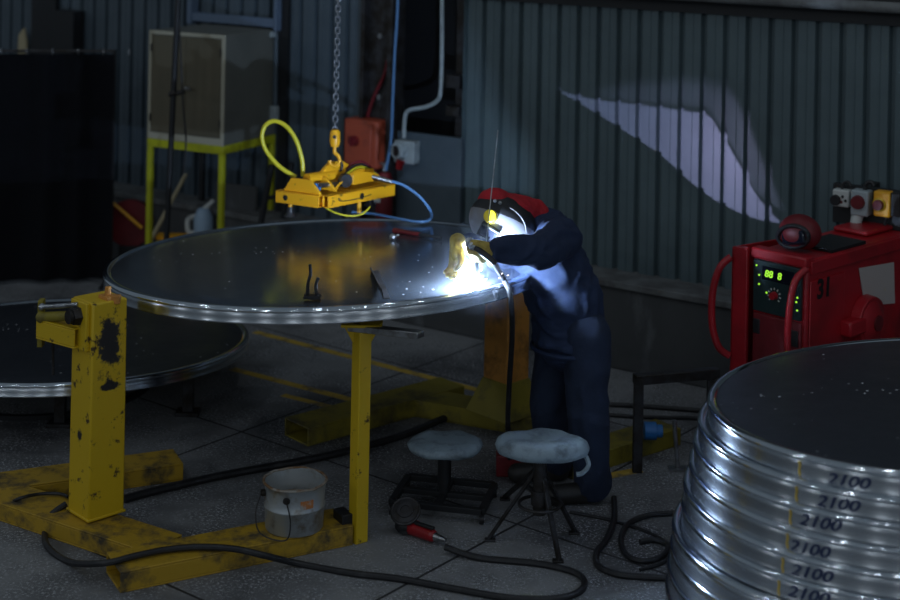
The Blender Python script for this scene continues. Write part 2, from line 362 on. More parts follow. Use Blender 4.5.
# dark posts and openings behind the screen, upper left
s0, _ = wall_hit(33, 30, .03); s1, _ = wall_hit(57, 30, .03)
mb = MB(); wbox(mb, s0, s1, .51, 4.2, .01, .05); s2, z2 = wall_hit(60, 38, .05); s3, _ = wall_hit(80, 38, .05); wbox(mb, s2, s3, z2-.3, z2+.22, .01, .12); obj('trim_9', mb, 'black', kind='structure')
s4, _ = wall_hit(20, 40, .03); s5, z5 = wall_hit(30, 28, .03)
mb = MB(); mb.prism([S(s4, .9, .05), S(s5, .9, .05), S(s5, z5-.12, .05), S(s5-.03, z5, .05), S(s4+.03, z5-.06, .05)], NW*.02); obj('trim_10', mb, 'cream', kind='structure')

# yellow lanes: thin paint on the slab
def lane(a, b, w):
    a, b = V(a), V(b); d = (b-a).normalized(); sd = d.cross(V((0, 0, 1)))*w/2
    mb = MB(); mb.quad([a-sd, b-sd, b+sd, a+sd], .0, .002); return mb
obj('floor_line', lane(G(255, 332), G(500, 396), .055), 'lane', kind='structure', smooth=False)
obj('floor_line', lane(G(232, 369), G(356, 401), .055), 'lane', kind='structure', smooth=False)
obj('floor_line', lane(G(283, 395), G(350, 412), .045), 'lane', kind='structure', smooth=False)
obj('floor_line', lane(G(-30, 305), G(45, 318), .06), 'lane', kind='structure', smooth=False)
obj('floor_line', lane(G(600, 478), G(640, 470), .06), 'lane', kind='structure', smooth=False)

# ------------------------------------------------------------------ discs (dished tank ends)
def disc_frame(x, y, z, tx, ty, rot=0.0):
    X = V((1, 0, tx)).normalized(); Zv = V((-tx, -ty, 1)).normalized(); Yv = Zv.cross(X)
    return Matrix.Translation((x, y, z)) @ Matrix((X, Yv, Zv)).transposed().to_4x4() @ Matrix.Rotation(rot, 4, 'Z')
def build_disc(name, label, Mx, R, h, top='disc', group=None):
    t = thing(name, label, 'metal disc', group=group); t.matrix_world = Mx
    mb = MB(); mb.lathe([(0, .012), (R*.3, .011), (R*.6, .007), (R*.85, .002), (R*.955, -.002), (R*.965, -.004)], seg=128); mb.lathe([(0, .004), (R*.965, -.012)], seg=64)
    obj('face', mb, top, t, local=True, angle=60)
    mb = MB(); prof = [(R*.963, -.003), (R*.972, .0035), (R*.982, .0045), (R-.012, .0035), (R-.006, .0005), (R-.002, -.004), (R, -.010), (R-.001, -.014), (R-.006, -.017), (R-.03, -.022)]
    mb.lathe(prof, seg=160); obj('rim', mb, 'rim', t, local=True, angle=60)
    mb = MB(); mb.lathe([(R-.03, -.018), (R-.008, -.017), (R-.005, -.021), (R-.0032, -.028), (R-.0025, -.036), (R-.0025, -h+.010), (R-.001, -h+.007), (R+.0002, -h+.004), (R-.001, -h), (R-.02, -h), (R-.02, -.03), (R-.03, -.018)], seg=160)
    obj('skirt', mb, 'skirt', t, local=True, angle=50)
    return t
def wrap(s, size, R, ang, z, m, parent, shear=.25, bold=.0012, wob=0.0):
    bm = text_bm(s, size, shear, bold)
    bmesh.ops.subdivide_edges(bm, edges=bm.edges[:], cuts=1)
    for v in bm.verts:
        x, y, d = v.co; a = ang+x*1.45/R; r = R-.0012+d
        v.co = V((r*math.cos(a), r*math.sin(a), z+y+wob*math.sin(x*30)))
    return obj('marking', bm, m, parent, local=True, smooth=False)

# main disc on the stand
MD = disc_frame(-.579, 7.146, CAM_H-1.724, .040, -.039)
main = build_disc('dished_metal_disc', 'large round aluminium disc held level on yellow stands, being welded', MD, 1.05, .062)
# pile at the right
LAM = .90
PX, PY, PZ, PR = 2.115*LAM, 6.122*LAM, CAM_H-1.996*LAM, 1.05*LAM
texts = ['2100', '2100', '2100', '2100', '2100', '2100', 'core', 'GE', '', '', '']
names = ['topmost disc of the pile at right, its dark face in view', 'second disc from the top of the right-hand pile, marked 2100', 'third disc from the top of the right-hand pile, marked 2100', 'fourth disc from the top of the right-hand pile, marked 2100', 'fifth disc from the top of the right-hand pile, marked 2100', 'sixth disc down the pile, under the fifth disc marked 2100', 'seventh disc down the pile, jutting out left below the sixth', 'eighth disc down the right-hand pile, marked with two scrawled letters', 'ninth disc down the right-hand pile, cut by the photo edge', 'tenth disc down the pile, lower left corner of pile visible', 'lowest disc of the right-hand pile, resting on the timber bearers']
offs = [(0, 0), (-.035, 0), (-.05, 0), (-.065, 0), (-.085, 0), (-.09, .0), (-.125, -.01), (-.13, -.01), (-.14, -.01), (-.145, -.01), (-.145, -.01)]
for i in range(11):
    z = PZ-.0770*i; tx = .067-.001*i; ty = -.064+.001*i
    Mx = disc_frame(PX+offs[i][0], PY+offs[i][1], z, tx, ty, 0)
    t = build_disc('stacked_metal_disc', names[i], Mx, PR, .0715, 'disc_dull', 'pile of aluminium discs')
    # markings: azimuth of the part seen at a given pixel
    def az(u, v):
        p = G(u, v, z); 
        for _ in range(3): pass
        a = -PI/2
        best = min(((( (F*(q.x)/(q.y)+450-4) - u)**2, th) for th in [math.radians(-170+.25*k) for k in range(500)] for q in [Mx @ V((PR*math.cos(th), PR*math.sin(th), -.04))]))
        return best[1]
    ux = [845, 835, 818, 808, 810, 808, 775, 768, 760, 755, 750][i]
    if texts[i]: wrap(texts[i], .052 if i < 7 else .050, PR, az(ux, 500), -.060+.006*((i*7) % 3-1), 'marker', t, .35, .0008, .003)
    uy = [798, 795, 790, 787, 783, 780, 778, 772, 768, 765, 760][i]
    a = az(uy, 500); mb = MB(); mb.tube([((PR-.001)*math.cos(a+q), (PR-.001)*math.sin(a+q), zz) for q, zz in ((0, -.02), (.003, -.035), (-.002, -.05), (.002, -.068))], .0028, 6, 3)
    obj('crayon_stroke', mb, 'crayon', t, local=True)

mb = MB()
# bearers under the pile
low = Mx
for k, dy in enumerate((-.45, .45)):
    pts = [low @ V((x, dy+q, -.0715)) for x in (-.7, .7) for q in (-.06, .06)]
    mb = MB(); a, b, c, d = pts[0], pts[1], pts[3], pts[2]
    vs = [mb.bm.verts.new(p) for p in (a, b, c, d)]; vb = [mb.bm.verts.new((p.x, p.y, min(0, p.z-.002)+0.0)) for p in (a, b, c, d)]
    if min(p.z for p in pts) > .01:
        mb.bm.faces.new(vs); mb.bm.faces.new(vb[::-1])
        for j in range(4): mb.bm.faces.new((vb[j], vb[(j+1) % 4], vs[(j+1) % 4], vs[j]))
        tag(obj('timber_bearer', mb, 'cream'), ('near' if k == 0 else 'far')+' timber bearer on the floor under the pile of discs', 'timber')
# low disc at the left
ML = disc_frame(-2.10, 8.20, .262, .0, -.06)
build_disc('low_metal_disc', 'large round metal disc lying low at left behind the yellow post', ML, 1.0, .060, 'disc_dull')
t = thing('disc_trestle', 'low dark steel support under the round disc at left', 'trestle', (-2.2, 8.2, 0))
mb = MB(); mb.lathe([(.55, .0), (.58, 0), (.58, .025), (.55, .025), (.55, 0)], frame((-2.2, 8.2, 0)), 64); obj('base_ring', mb, 'black', t)
for k, (u, v) in enumerate(((188, 414), (60, 425), (-40, 400), (90, 350))):
    p = G(u, v); q = ML.inverted() @ p; topz = (ML @ V((q.x, q.y, -.062))).z
    topz = (ML @ V(((p-V((-2.2, 8.22, 0))).x, (p-V((-2.2, 8.22, 0))).y, -.012))).z
    mb = MB(); mb.box((p.x, p.y, topz/2-.003), (.055, .04, topz-.006)); mb.box((p.x, p.y, .01), (.12, .10, .02)); obj('leg', mb, 'dark_steel', t, bevel=.003)

# ------------------------------------------------------------------ yellow stands
def post_box(mb, c, yaw, wx, wy, z0, z1, taper=1.0):
    R = Matrix.Rotation(yaw, 3, 'Z'); a = []
    for z, k in ((z0, taper), (z1, 1.0)):
        a.append([mb.bm.verts.new(V((c[0], c[1], z))+R @ V((sx*wx/2*k, sy*wy/2*k, 0))) for sx, sy in ((-1, -1), (1, -1), (1, 1), (-1, 1))])
    mb.bm.faces.new(a[0][::-1]); mb.bm.faces.new(a[1])
    for i in range(4): mb.bm.faces.new((a[0][i], a[0][(i+1) % 4], a[1][(i+1) % 4], a[1][i]))
t = thing('disc_stand', 'yellow steel stand at left with worn post, screw clamp and floor beams', 'stand', G(95, 520))
BH = .082
fa, fb = G(113, 583, 0), G(343, 536, 0); fd = (fb-fa).normalized(); sd = V((fd.y, -fd.x, 0))
mb = MB(); mb.beam(fa+V((0, 0, .0)), fb, .20, BH, .008); obj('front_beam', mb, 'yellow_floor', t, bevel=.003)
ba, bb = G(-20, 501), G(178, 473); mb = MB(); mb.beam(ba, bb, .20, BH-.003, .008); obj('rear_beam', mb, 'yellow_floor', t, bevel=.003)
sp0, sp1 = G(-40, 494), G(165, 562); mb = MB(); mb.beam(sp0, sp1, .20, BH-.006, .008); obj('spine_beam', mb, 'yellow_floor', t, bevel=.003)
pb = G(96, 511, BH)
yawp = math.radians(-46)
mb = MB(); post_box(mb, (pb.x, pb.y), yawp+PI/2*0, .165, .165, BH, .985, 1.03)
pst = obj('post', mb, 'yellow', t, bevel=.008)
mb = MB(); post_box(mb, (pb.x, pb.y), yawp, .18, .18, BH, BH+.012); obj('post_foot', mb, 'yellow', t, bevel=.004)
# dark oily smear on the right hand face of the post (irregular patch of old paint)
Rp = Matrix.Rotation(yawp, 3, 'Z')
def pface(du, dz, off=.0025):  # right hand camera facing side
    return V((pb.x, pb.y, 0))+Rp @ V((.0825+off, 0, 0))*0+V((0, 0, 0))
# clamp: plate, screw, nut, arm, drop handle
wl = Y(80, 300, pb.y-.05)
cx = V((pb.x, pb.y, 0)); left = Rp @ V((-1, 0, 0)); front = Rp @ V((0, -1, 0))
# the two faces seen by the camera: face A (left) normal nA, face B (right) normal nB
cand = [Rp @ V(n) for n in ((1, 0, 0), (-1, 0, 0), (0, 1, 0), (0, -1, 0))]
nA = min(cand, key=lambda n: n.dot(V((.8, 1, 0)))); nB = min(cand, key=lambda n: n.dot(V((-.8, 1, 0))))
mb = MB(); RA = Matrix((nA.cross(V((0, 0, 1))), nA, V((0, 0, 1)))).transposed()
mb.box(cx+nA*.092+V((0, 0, .885)), (.125, .02, .20), RA); obj('clamp_plate', mb, 'yellow', t, bevel=.004)
k0 = cx+nA*.10+V((0, 0, .925)); kdir = (Y(42, 308, 6.25)-k0); kdir = V((kdir.x, kdir.y, .01)).normalized()
mb = MB(); mb.cyl(k0, k0+nA*.035, .042, .035, 6); mb.cyl(k0+nA*.03, k0+nA*.05, .028, .028, 16); obj('nut', mb, 'dark_steel', t)
k1 = Y(42, 317, 6.38); mb = MB(); mb.cyl(k0, k1, .021, seg=14); mb.ball(k1, .026); obj('clamp_screw', mb, 'yellow_dull', t)
mb = MB(); mb.cyl(k0+V((0, 0, .045)), k1+V((0, 0, .042)), .011, seg=12); mb.ball(k1+V((0, 0, .042)), .016); obj('handle_bar', mb, 'steel', t)
a0_, a1_ = cx+nA*.08+V((0, 0, .80)), Y(44, 342, 6.42)
mb = MB(); mb.beam((a0_.x, a0_.y, .79), (a1_.x, a1_.y, .79), .09, .085, .008); obj('clamp_arm', mb, 'yellow', t, bevel=.003)
h0 = V((a1_.x, a1_.y, 0))+(V((a1_.x, a1_.y, 0))-V((a0_.x, a0_.y, 0))).normalized()*.02
mb = MB(); mb.box(h0+V((0, 0, .845)), (.022, .045, .20)); obj('drop_link', mb, 'yellow_dull', t, bevel=.003)
mb = MB(); mb.tube([Y(53, 322, 6.45), Y(53, 375, 6.45)], .006, 8); obj('hanging_pin', mb, 'dark_steel', t)
mb = MB(); jb = Y(108, 292, cx.y-.02); mb.box(V((jb.x, jb.y, .99)), (.07, .05, .02), Rp); mb.cyl((jb.x, jb.y, .98), (jb.x, jb.y, 1.035), .016, .012); mb.box(V((jb.x+.03, jb.y-.01, .985)), (.05, .035, .035)); obj('rim_jaw', mb, 'orange', t, bevel=.003)
# black mark on face B
def patch(mb, n, pts, off):
    tn = V((0, 0, 1)).cross(n).normalized(); P = [cx+n*off+tn*a+V((0, 0, z)) for a, z in pts]; mb.prism(P, n*.0008)
def smear(m, blobs):   # worn-through dark oil patches, ragged, at fixed spots of the post
    m = M[m].copy(); nt = m.node_tree; N = nt.nodes; L = nt.links; b = N['Principled BSDF']; src = b.inputs['Base Color'].links[0].from_socket
    tc = [n for n in N if n.type == 'TEX_COORD'][0]; nz = N.new('ShaderNodeTexNoise'); nz.inputs['Scale'].default_value = 16; nz.inputs['Detail'].default_value = 8; nz.inputs['Roughness'].default_value = .7; L.new(tc.outputs['Object'], nz.inputs[0])
    for c, r in blobs:
        mp = N.new('ShaderNodeMapping'); mp.vector_type = 'TEXTURE'; mp.inputs['Location'].default_value = c; mp.inputs['Scale'].default_value = r; L.new(tc.outputs['Object'], mp.inputs[0])
        ln = N.new('ShaderNodeVectorMath'); ln.operation = 'LENGTH'; L.new(mp.outputs[0], ln.inputs[0])
        ad = N.new('ShaderNodeMath'); ad.operation = 'MULTIPLY_ADD'; ad.inputs[1].default_value = 3.2; L.new(nz.outputs[0], ad.inputs[0]); L.new(ln.outputs['Value'], ad.inputs[2])
        mr = N.new('ShaderNodeMapRange'); mr.inputs[1].default_value = 2.55; mr.inputs[2].default_value = 2.25; L.new(ad.outputs[0], mr.inputs[0])
        x = N.new('ShaderNodeMix'); x.data_type = 'RGBA'; x.inputs[7].default_value = (.022, .02, .02, 1); L.new(src, x.inputs[6]); L.new(mr.outputs[0], x.inputs[0]); src = x.outputs[2]
    L.new(src, b.inputs['Base Color']); return m
loc_ = lambda p: tuple(wmat(t).inverted() @ p)
pst.data.materials[0] = smear('yellow', [(loc_(cx+nB*.083+V((0, 0, .80))), (.062, .062, .15)), (loc_(cx+nB*.083+V((0, 0, .63))), (.07, .07, .016)), (loc_(cx+nA*.083+V((0, 0, .42))), (.022, .022, .03))])
# thin upright prop of the front beam
tp = G(358, 541); tp = V((tp.x, tp.y, 0))
prop = thing('support_prop', 'slim yellow upright prop under the front rim of the big disc', 'prop', tp)
qz = .905
mb = MB(); RPp = Matrix.Rotation(math.radians(40), 3, 'Z'); post_box(mb, (tp.x, tp.y), math.radians(38), .06, .06, .0, qz); obj('tube', mb, 'yellow', prop, bevel=.004)
mb = MB(); mb.box(tp+V((0, 0, qz+.006)), (.17, .11, .012)); mb.prism([tp+V((-.08, -.004, qz)), tp+V((.08, -.004, qz)), tp+V((.03, -.004, qz-.09)), tp+V((-.03, -.004, qz-.09))], (0, .008, 0)); obj('head_plate', mb, 'yellow', prop, bevel=.002)
mb = MB(); mb.box(tp+V((.0, .03, qz+.03)), (.05, .04, .035)); mb.cyl(tp+V((0, .03, qz+.012)), tp+V((0, .03, qz+.055)), .018, seg=12); obj('jack_screw', mb, 'dark_steel', prop)
mb = MB(); mb.box(tp+V((-.065, .01, .06)), (.05, .09, .12), Matrix.Rotation(math.radians(30), 3, 'Z')); obj('foot_clip', mb, 'black', prop, bevel=.003)
# far stand
fp = G(505, 428)
t2 = thing('far_disc_stand', 'orange and yellow stand behind the disc, beside the welder', 'stand', fp)
mb = MB(); post_box(mb, (fp.x, fp.y), math.radians(-46), .165, .165, .09, .905, 1.0); obj('post', mb, 'orange', t2, bevel=.008)
mb = MB()
Rf = Matrix.Rotation(math.radians(-46), 3, 'Z')
a = []
for z, k in ((.088, 1.75), (.26, 1.02)): a.append([mb.bm.verts.new(V((fp.x, fp.y, z))+Rf @ V((sx*.083*k, sy*.083*k, 0))) for sx, sy in ((-1, -1), (1, -1), (1, 1), (-1, 1))])
mb.bm.faces.new(a[0][::-1]); mb.bm.faces.new(a[1])
for i in range(4): mb.bm.faces.new((a[0][i], a[0][(i+1) % 4], a[1][(i+1) % 4], a[1][i]))
obj('post_foot', mb, 'yellow_dull', t2, bevel=.004)
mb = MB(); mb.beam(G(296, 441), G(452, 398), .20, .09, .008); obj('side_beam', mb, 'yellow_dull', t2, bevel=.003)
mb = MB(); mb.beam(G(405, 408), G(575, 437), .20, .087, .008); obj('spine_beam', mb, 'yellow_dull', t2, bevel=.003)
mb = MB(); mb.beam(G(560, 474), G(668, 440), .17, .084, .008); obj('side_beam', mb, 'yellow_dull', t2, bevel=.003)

# ------------------------------------------------------------------ screen, cabinet and things behind
c0, c1 = G(-60, 287), G(110, 283)
t = thing('welding_screen', 'black welding curtain hung on a rail at far left', 'screen', c0)
dc = (c1-c0).normalized(); L = (c1-c0).length; nc = V((dc.y, -dc.x, 0))
ztop = CAM_H-ray(60, 53)[1]*c1.y
bm = bmesh.new(); n = 120; rows = [.03, .5, 1.0, ztop]
grid = [[bm.verts.new(c0+dc*(L*i/n)+nc*(.03*math.sin(i*.21+1.1*math.sin(i*.07))*(1 if z < ztop-.01 else .6))+V((0, 0, z))) for i in range(n+1)] for z in rows]
for j in range(3):
    for i in range(n): bm.faces.new((grid[j][i], grid[j][i+1], grid[j+1][i+1], grid[j+1][i]))
bmesh.ops.solidify(bm, geom=bm.faces[:], thickness=.004)
obj('curtain', bm, 'curtain', t, angle=60)
mb = MB(); mb.cyl(c0+V((0, 0, ztop+.02)), c1+V((0, 0, ztop+.02)), .011, seg=10); obj('rail', mb, 'dark_steel', t)
mb = MB(); mb.cyl(c1+V((0, 0, 0)), c1+V((0, 0, ztop+.03)), .014, seg=10); mb.box(c1+V((0, 0, .012)), (.06, .4, .024)); obj('upright', mb, 'black', t)
for i in range(8):
    p = c0+dc*(.2+i*.17)+V((0, 0, ztop+.02)); mb = MB(); mb.tube([p+V((0, .016*math.cos(a), .022*math.sin(a)-.006)) for a in [2*PI*k/10 for k in range(10)]], .0035, 6, 2, True); obj('ring', mb, 'steel', t)

fl_ = Y(147, 138, 10.15); zc = fl_.z
def along(p, d, u):
    lo, hi = 0.0, 2.0
    for _ in range(40):
        m_ = (lo+hi)/2
        if proj(p+d*m_)[0] < u: lo = m_
        else: hi = m_
    return lo
ex = V((math.cos(math.radians(-27)), math.sin(math.radians(-27)), 0)); wF = along(fl_, ex, 223); ey = V((-ex.y, ex.x, 0)); fr_ = fl_+ex*wF; dF = along(fr_, ey, 276)
ztopc = CAM_H-ray(150, 30)[1]*fl_.y
yawc = math.atan2(ex.y, ex.x)
print('cabinet', wF, dF, zc, ztopc)
st = thing('cabinet_stand', 'yellow steel frame carrying the olive cabinet', 'stand', (fl_.x, fl_.y, 0), yawc)
def lb(mb, x0, x1, y0, y1, z0, z1): return mb.box(((x0+x1)/2, (y0+y1)/2, (z0+z1)/2), (abs(x1-x0), abs(y1-y0), abs(z1-z0)))
q = .036
for x, y in ((0, 0), (wF-q, 0), (-.0, dF-q), (wF-q, dF-q)): obj('leg', lb(MB(), x, x+q, y, y+q, 0, zc-.055), 'black' if (x == 0 and y) else 'yellow_green', st, True, .004)
mb = MB(); lb(mb, 0, wF, 0, q, zc-.055, zc); lb(mb, 0, wF, dF-q, dF, zc-.055, zc); lb(mb, 0, q, q, dF-q, zc-.055, zc); lb(mb, wF-q, wF, q, dF-q, zc-.055, zc); obj('top_frame', mb, 'yellow_green', st, True, .004)
mb = MB(); lb(mb, 0, wF, 0, q, .1, .14); obj('lower_rail', mb, 'yellow_green', st, True, .004)
cab = thing('steel_cabinet', 'olive grey two-door cabinet with light edges on a yellow frame', 'cabinet', (fl_.x, fl_.y, zc), yawc)
H_ = ztopc-zc
obj('body', lb(MB(), .004, wF-.004, .012, dF, 0, H_), 'cabinet', cab, True, .006)
mb = MB(); lb(mb, 0, wF, 0, .012, 0, .045); lb(mb, 0, wF, 0, .012, H_-.025, H_); lb(mb, 0, .022, 0, .012, .045, H_-.025); lb(mb, wF-.028, wF, 0, .012, .045, H_-.025); obj('door_frame', mb, 'cabinet_trim', cab, True, .003)
for k in range(2):
    d = obj('door', lb(MB(), .026+k*(wF-.056)/2, .026+(k+1)*(wF-.056)/2-.004, .002, .0115, .05, H_-.03), 'cabinet_door', cab, True, .002)
    if k == 1:
        mb = MB(); x = .026+(wF-.056)/2+.025; mb.cyl((x, .002, H_*.5), (x, -.03, H_*.5), .012); mb.cyl((x-.005, -.03, H_*.5), (x+.045, -.034, H_*.5-.004), .008); obj('handle', mb, 'steel', d, True)
    for z in (.12, H_-.14): obj('hinge', MB().cyl((.024 if k == 0 else wF-.03, -.003, z), (.024 if k == 0 else wF-.03, -.003, z+.05), .006, seg=8), 'dark_steel', d, True)
# things below and around the cabinet
def bgthing(name, label, cat, mb, m, bevel=.004): return tag(obj(name, mb, m, bevel=bevel), label, cat)
lx = lambda x, y, z: st.matrix_world @ V((x, y, z))
bgthing('storage_board', 'grey brown board standing behind the yellow cabinet frame legs', 'board', MB().box(lx(wF*.62, dF-.12, .34), (.34, .03, .68), Matrix.Rotation(yawc, 3, 'Z')), 'concrete')
t = thing('hose_reel', 'dark red round reel on the floor behind the yellow cabinet stand', 'reel', Y(131, 236, 10.6))
hc = Y(131, 222, 10.6); mb = MB(); mb.cyl(hc+V((0, -.04, 0)), hc+V((0, .04, 0)), .155, seg=40); obj('drum', mb, 'red_dark', t, bevel=.006)
mb = MB(); mb.cyl(hc+V((0, -.055, 0)), hc+V((0, -.04, 0)), .03, seg=20); mb.cyl(hc+V((0, -.05, 0)), hc+V((0, -.041, 0)), .165, .165, 40); obj('flange', mb, 'red_dark', t)
mb = MB(); mb.box((hc.x, hc.y, (hc.z-.155)/2), (.14, .12, max(.02, hc.z-.155))); obj('foot', mb, 'black', t)
mb = MB(); mb.cyl(Y(113, 203, 10.48), Y(142, 228, 10.48), .012, seg=8); bgthing('yellow_rod', 'thin amber rod leaning across the dark red reel', 'rod', mb, 'yellow_orange', 0)
a, b = Y(186, 174, 10.45), G(124, 292); mb = MB(); mb.cyl(a, b+V((0, 0, .015)), .014, seg=8); bgthing('wooden_pole', 'pale pole leaning diagonally behind the cabinet stand', 'pole', mb, 'cream', 0)
mb = MB(); p = Y(182, 240, 10.35); p.z = 0; mb.box((p.x+.05, p.y-.02, .155), (.38, .16, .31), Matrix.Rotation(.05, 3, 'Z')); mb.box((p.x-.05, p.y, .325), (.24, .10, .03)); bgthing('yellow_base_block', 'amber yellow block on the floor between the cabinet legs', 'block', mb, 'yellow_orange')
t = thing('gas_canister', 'pale blue and white container with handle below the cabinet', 'container', (0, 0, 0))
p = Y(203, 236, 10.35); p.z = .312; mb = MB(); mb.lathe([(0, 0), (.06, 0), (.065, .02), (.065, .15), (.045, .20), (.03, .215), (0, .215)], frame(p), 24); obj('body', mb, 'canister', t)
mb = MB(); mb.tube([p+V((-.05, 0, .04)), p+V((-.10, 0, .05)), p+V((-.105, 0, .13)), p+V((-.05, 0, .16))], .017, 8); mb.cyl(p+V((0, 0, .2)), p+V((.07, -.01, .27)), .02, .014, 12); obj('handle', mb, 'white', t)
t = thing('dark_trolley', 'dark slanted trolley frame leaning beside the cabinet stand', 'trolley', G(262, 250))
a, b = G(247, 297), Y(272, 165, 10.05); mb = MB(); mb.cyl(a+V((0, 0, .02)), b, .022, seg=10); mb.cyl(a+V((.16, .1, .02)), b+V((.12, .1, 0)), .022, seg=10)
for k in (.25, .5, .75): mb.cyl(a.lerp(b, k), a.lerp(b, k)+V((.15, .1, 0)), .014, seg=8)
obj('frame', mb, 'black', t); mb = MB(); mb.cyl(a+V((-.03, -.02, .05)), a+V((-.03, .03, .05)), .05, seg=20); obj('wheel', mb, 'rubber', t)
# tall black mast with cable in front of the cabinet
pm = G(163, 310); t = thing('black_mast', 'thin black mast with clamp standing before the olive cabinet', 'mast', (pm.x, pm.y, 0))
tpz = Y(180, -40, pm.y); mb = MB(); mb.cyl((pm.x, pm.y, 0), tpz, .019, seg=12); obj('pole', mb, 'black', t)
cl = pm.lerp(tpz, .62); mb = MB(); mb.cyl(cl+V((-.03, 0, -.012)), cl+V((.07, 0, .01)), .016, seg=10); mb.ball(cl, .026); obj('clamp', mb, 'dark_steel', t)
mb = MB(); mb.cyl((pm.x, pm.y, 0), (pm.x, pm.y, .02), .10, .09, 24); obj('base', mb, 'black', t)
mb = MB(); mb.tube([Y(179, 20, pm.y), Y(181, 60, pm.y-.05), Y(183, 105, pm.y-.05), Y(186, 140, pm.y-.05), Y(183, 175, pm.y-.05)], .006, 6); bgthing('hanging_cable', 'thin black cable hanging beside the mast in front of cabinet doors', 'cable', mb, 'rubber', 0)
# conduits on the wall
def conduit(name, label, pts, r, m='grey_plastic', off=.03):
    P = []
    for u, v in pts: s_, z_ = wall_hit(u, v, off); P.append(S(s_, z_, off))
    mb = MB(); mb.tube(P, r, 10, 6); return tag(obj(name, mb, m), label, 'conduit')
t = thing('wall_conduit', 'grey vertical conduit with junction box right of the cabinet', 'conduit', S(*wall_hit(275, 60, .03), .03))
P = [S(*wall_hit(u, v, .035), .035) for u, v in ((278, -20), (276, 40), (275, 106))]
mb = MB(); mb.tube(P, .017, 10, 4); obj('pipe', mb, 'sheet_far', t); mb = MB(); s_, z_ = wall_hit(273, 113, .04); wbox(mb, s_-.045, s_+.045, z_-.05, z_+.05, .0, .07); obj('junction_box', mb, 'grey_plastic', t, bevel=.006)
mb = MB(); s_, z_ = wall_hit(285, 60, .02); wbox(mb, s_-.05, s_+.03, .51, 4.2, .0, .03); obj('trim_11', mb, 'black', kind='structure')
conduit('bent_conduit', 'light grey conduit bending down to the pale socket box', [(442, -25), (442, 40), (441, 88), (437, 101), (425, 107), (410, 110), (405, 117), (404, 138)], .013, 'grey_plastic', .06)
t = thing('wall_socket', 'pale grey socket box with round outlet beside the column', 'socket', S(*wall_hit(403, 152, .05), .05))
s_, z_ = wall_hit(404, 151, .06); mb = MB(); wbox(mb, s_-.06, s_+.10, z_-.075, z_+.07, .02, .09); obj('box', mb, 'grey_plastic', t, bevel=.008)
s_, z_ = wall_hit(398, 151, .12); mb = MB(); mb.cyl(S(s_, z_, .08), S(s_-.01, z_, .13), .058, .052, 28); obj('outlet', mb, 'grey_plastic', t, bevel=.003)
mb = MB(); mb.cyl(S(s_-.01, z_, .129), S(s_-.012, z_, .134), .034, seg=24); obj('outlet_hole', mb, 'black', t)
mb = MB(); mb.cyl(S(s_+.01, z_-.06, .1), S(s_, z_-.12, .11), .03, .02, 16); obj('plug', mb, 'red', t)
# orange red isolator
t = thing('isolator_box', 'orange red isolator switch box on the wall behind the chain', 'switch box', S(*wall_hit(362, 145, .05), .05))
s0, z0 = wall_hit(344, 165, .16); s1, z1 = wall_hit(371, 121, .16); mb = MB(); wbox(mb, s0, s1+.06, z0, z1, .02, .17); obj('box', mb, 'red_brick', t, bevel=.014)
mb = MB(); wbox(mb, s0+.02, s1+.02, z0+.02, z1-.02, .17, .182); obj('cover', mb, 'red_brick', t, bevel=.006)
s_, z_ = wall_hit(353, 141, .2); mb = MB(); mb.cyl(S(s_, z_, .18), S(s_, z_, .215), .035, .03, 24); mb.box(S(s_, z_, .22), (.012, .02, .06), R_W); obj('rotary_switch', mb, 'red_dark', t)
mb = MB(); P = [S(*wall_hit(u, v, .06), .06) for u, v in ((366, 122), (370, 108), (376, 92), (384, 76), (388, 60))]; mb.tube(P, .012, 8); tag(obj('isolator_cable', mb, 'red_dark'), 'dark red cable rising from the orange isolator box', 'cable')
mb = MB(); P = [Y(u, v, 9.3) for u, v in ((399, -25), (397, 20), (395, 50), (393, 95), (391, 140), (386, 170))]; mb.tube(P, .009, 8); tag(obj('pendant_cable', mb, 'blue_hose'), 'blue grey cable hanging from above beside the column', 'cable')
t = thing('fire_extinguisher', 'small red extinguisher low on the wall behind the lifter', 'extinguisher', S(*wall_hit(385, 210, .1), .1))
s_, z_ = wall_hit(386, 200, .1); mb = MB(); mb.lathe([(0, 0), (.05, 0), (.055, .015), (.055, .26), (.035, .30), (0, .31)], Matrix.Translation(S(s_, z_-.12, .12)), 24); obj('cylinder', mb, 'red_dark', t)
mb = MB(); mb.cyl(S(s_, z_+.19, .12), S(s_, z_+.23, .12), .018); mb.box(S(s_-.02, z_+.24, .13), (.08, .015, .015), R_W); obj('valve', mb, 'steel', t)
mb = MB(); mb.box(S(s_-.02, z_+.03, .176), (.06, .006, .07), R_W); obj('tag_plate', mb, 'white', t)

# ------------------------------------------------------------------ hoist chain and vacuum lifter
DL = 7.85
def link(mb, c, yaw, L=.038, Wd=.012, r=.0042):
    pts = []
    for k in range(12):
        a = 2*PI*k/12; x = Wd*math.cos(a); z = (L/2-Wd)*(1 if math.sin(a) > 0 else -1)+Wd*math.sin(a); pts.append(V(c)+V((x*math.cos(yaw), x*math.sin(yaw), z)))
    mb.tube(pts, r, 6, 1, True)
ct, cbm = Y(339, -30, DL), Y(335, 130, DL); ch = thing('hoist_chain', 'steel hoist chain hanging down to the yellow hook block', 'chain', cbm)
n = int((ct-cbm).length/.0285); lk = None
for k in range(n):
    p = cbm.lerp(ct, k/n)
    if lk is None: mb = MB(); link(mb, cbm, 0); lk = obj('link', mb, 'chain', ch)
    else:
        o = lk.copy(); C.objects.link(o); o.parent = ch; o.location = p-cbm; o.rotation_euler = (0, 0, (k % 2)*PI/2)
hk = thing('hook_block', 'yellow hook block at the end of the hoist chain', 'hook', Y(335, 140, DL))
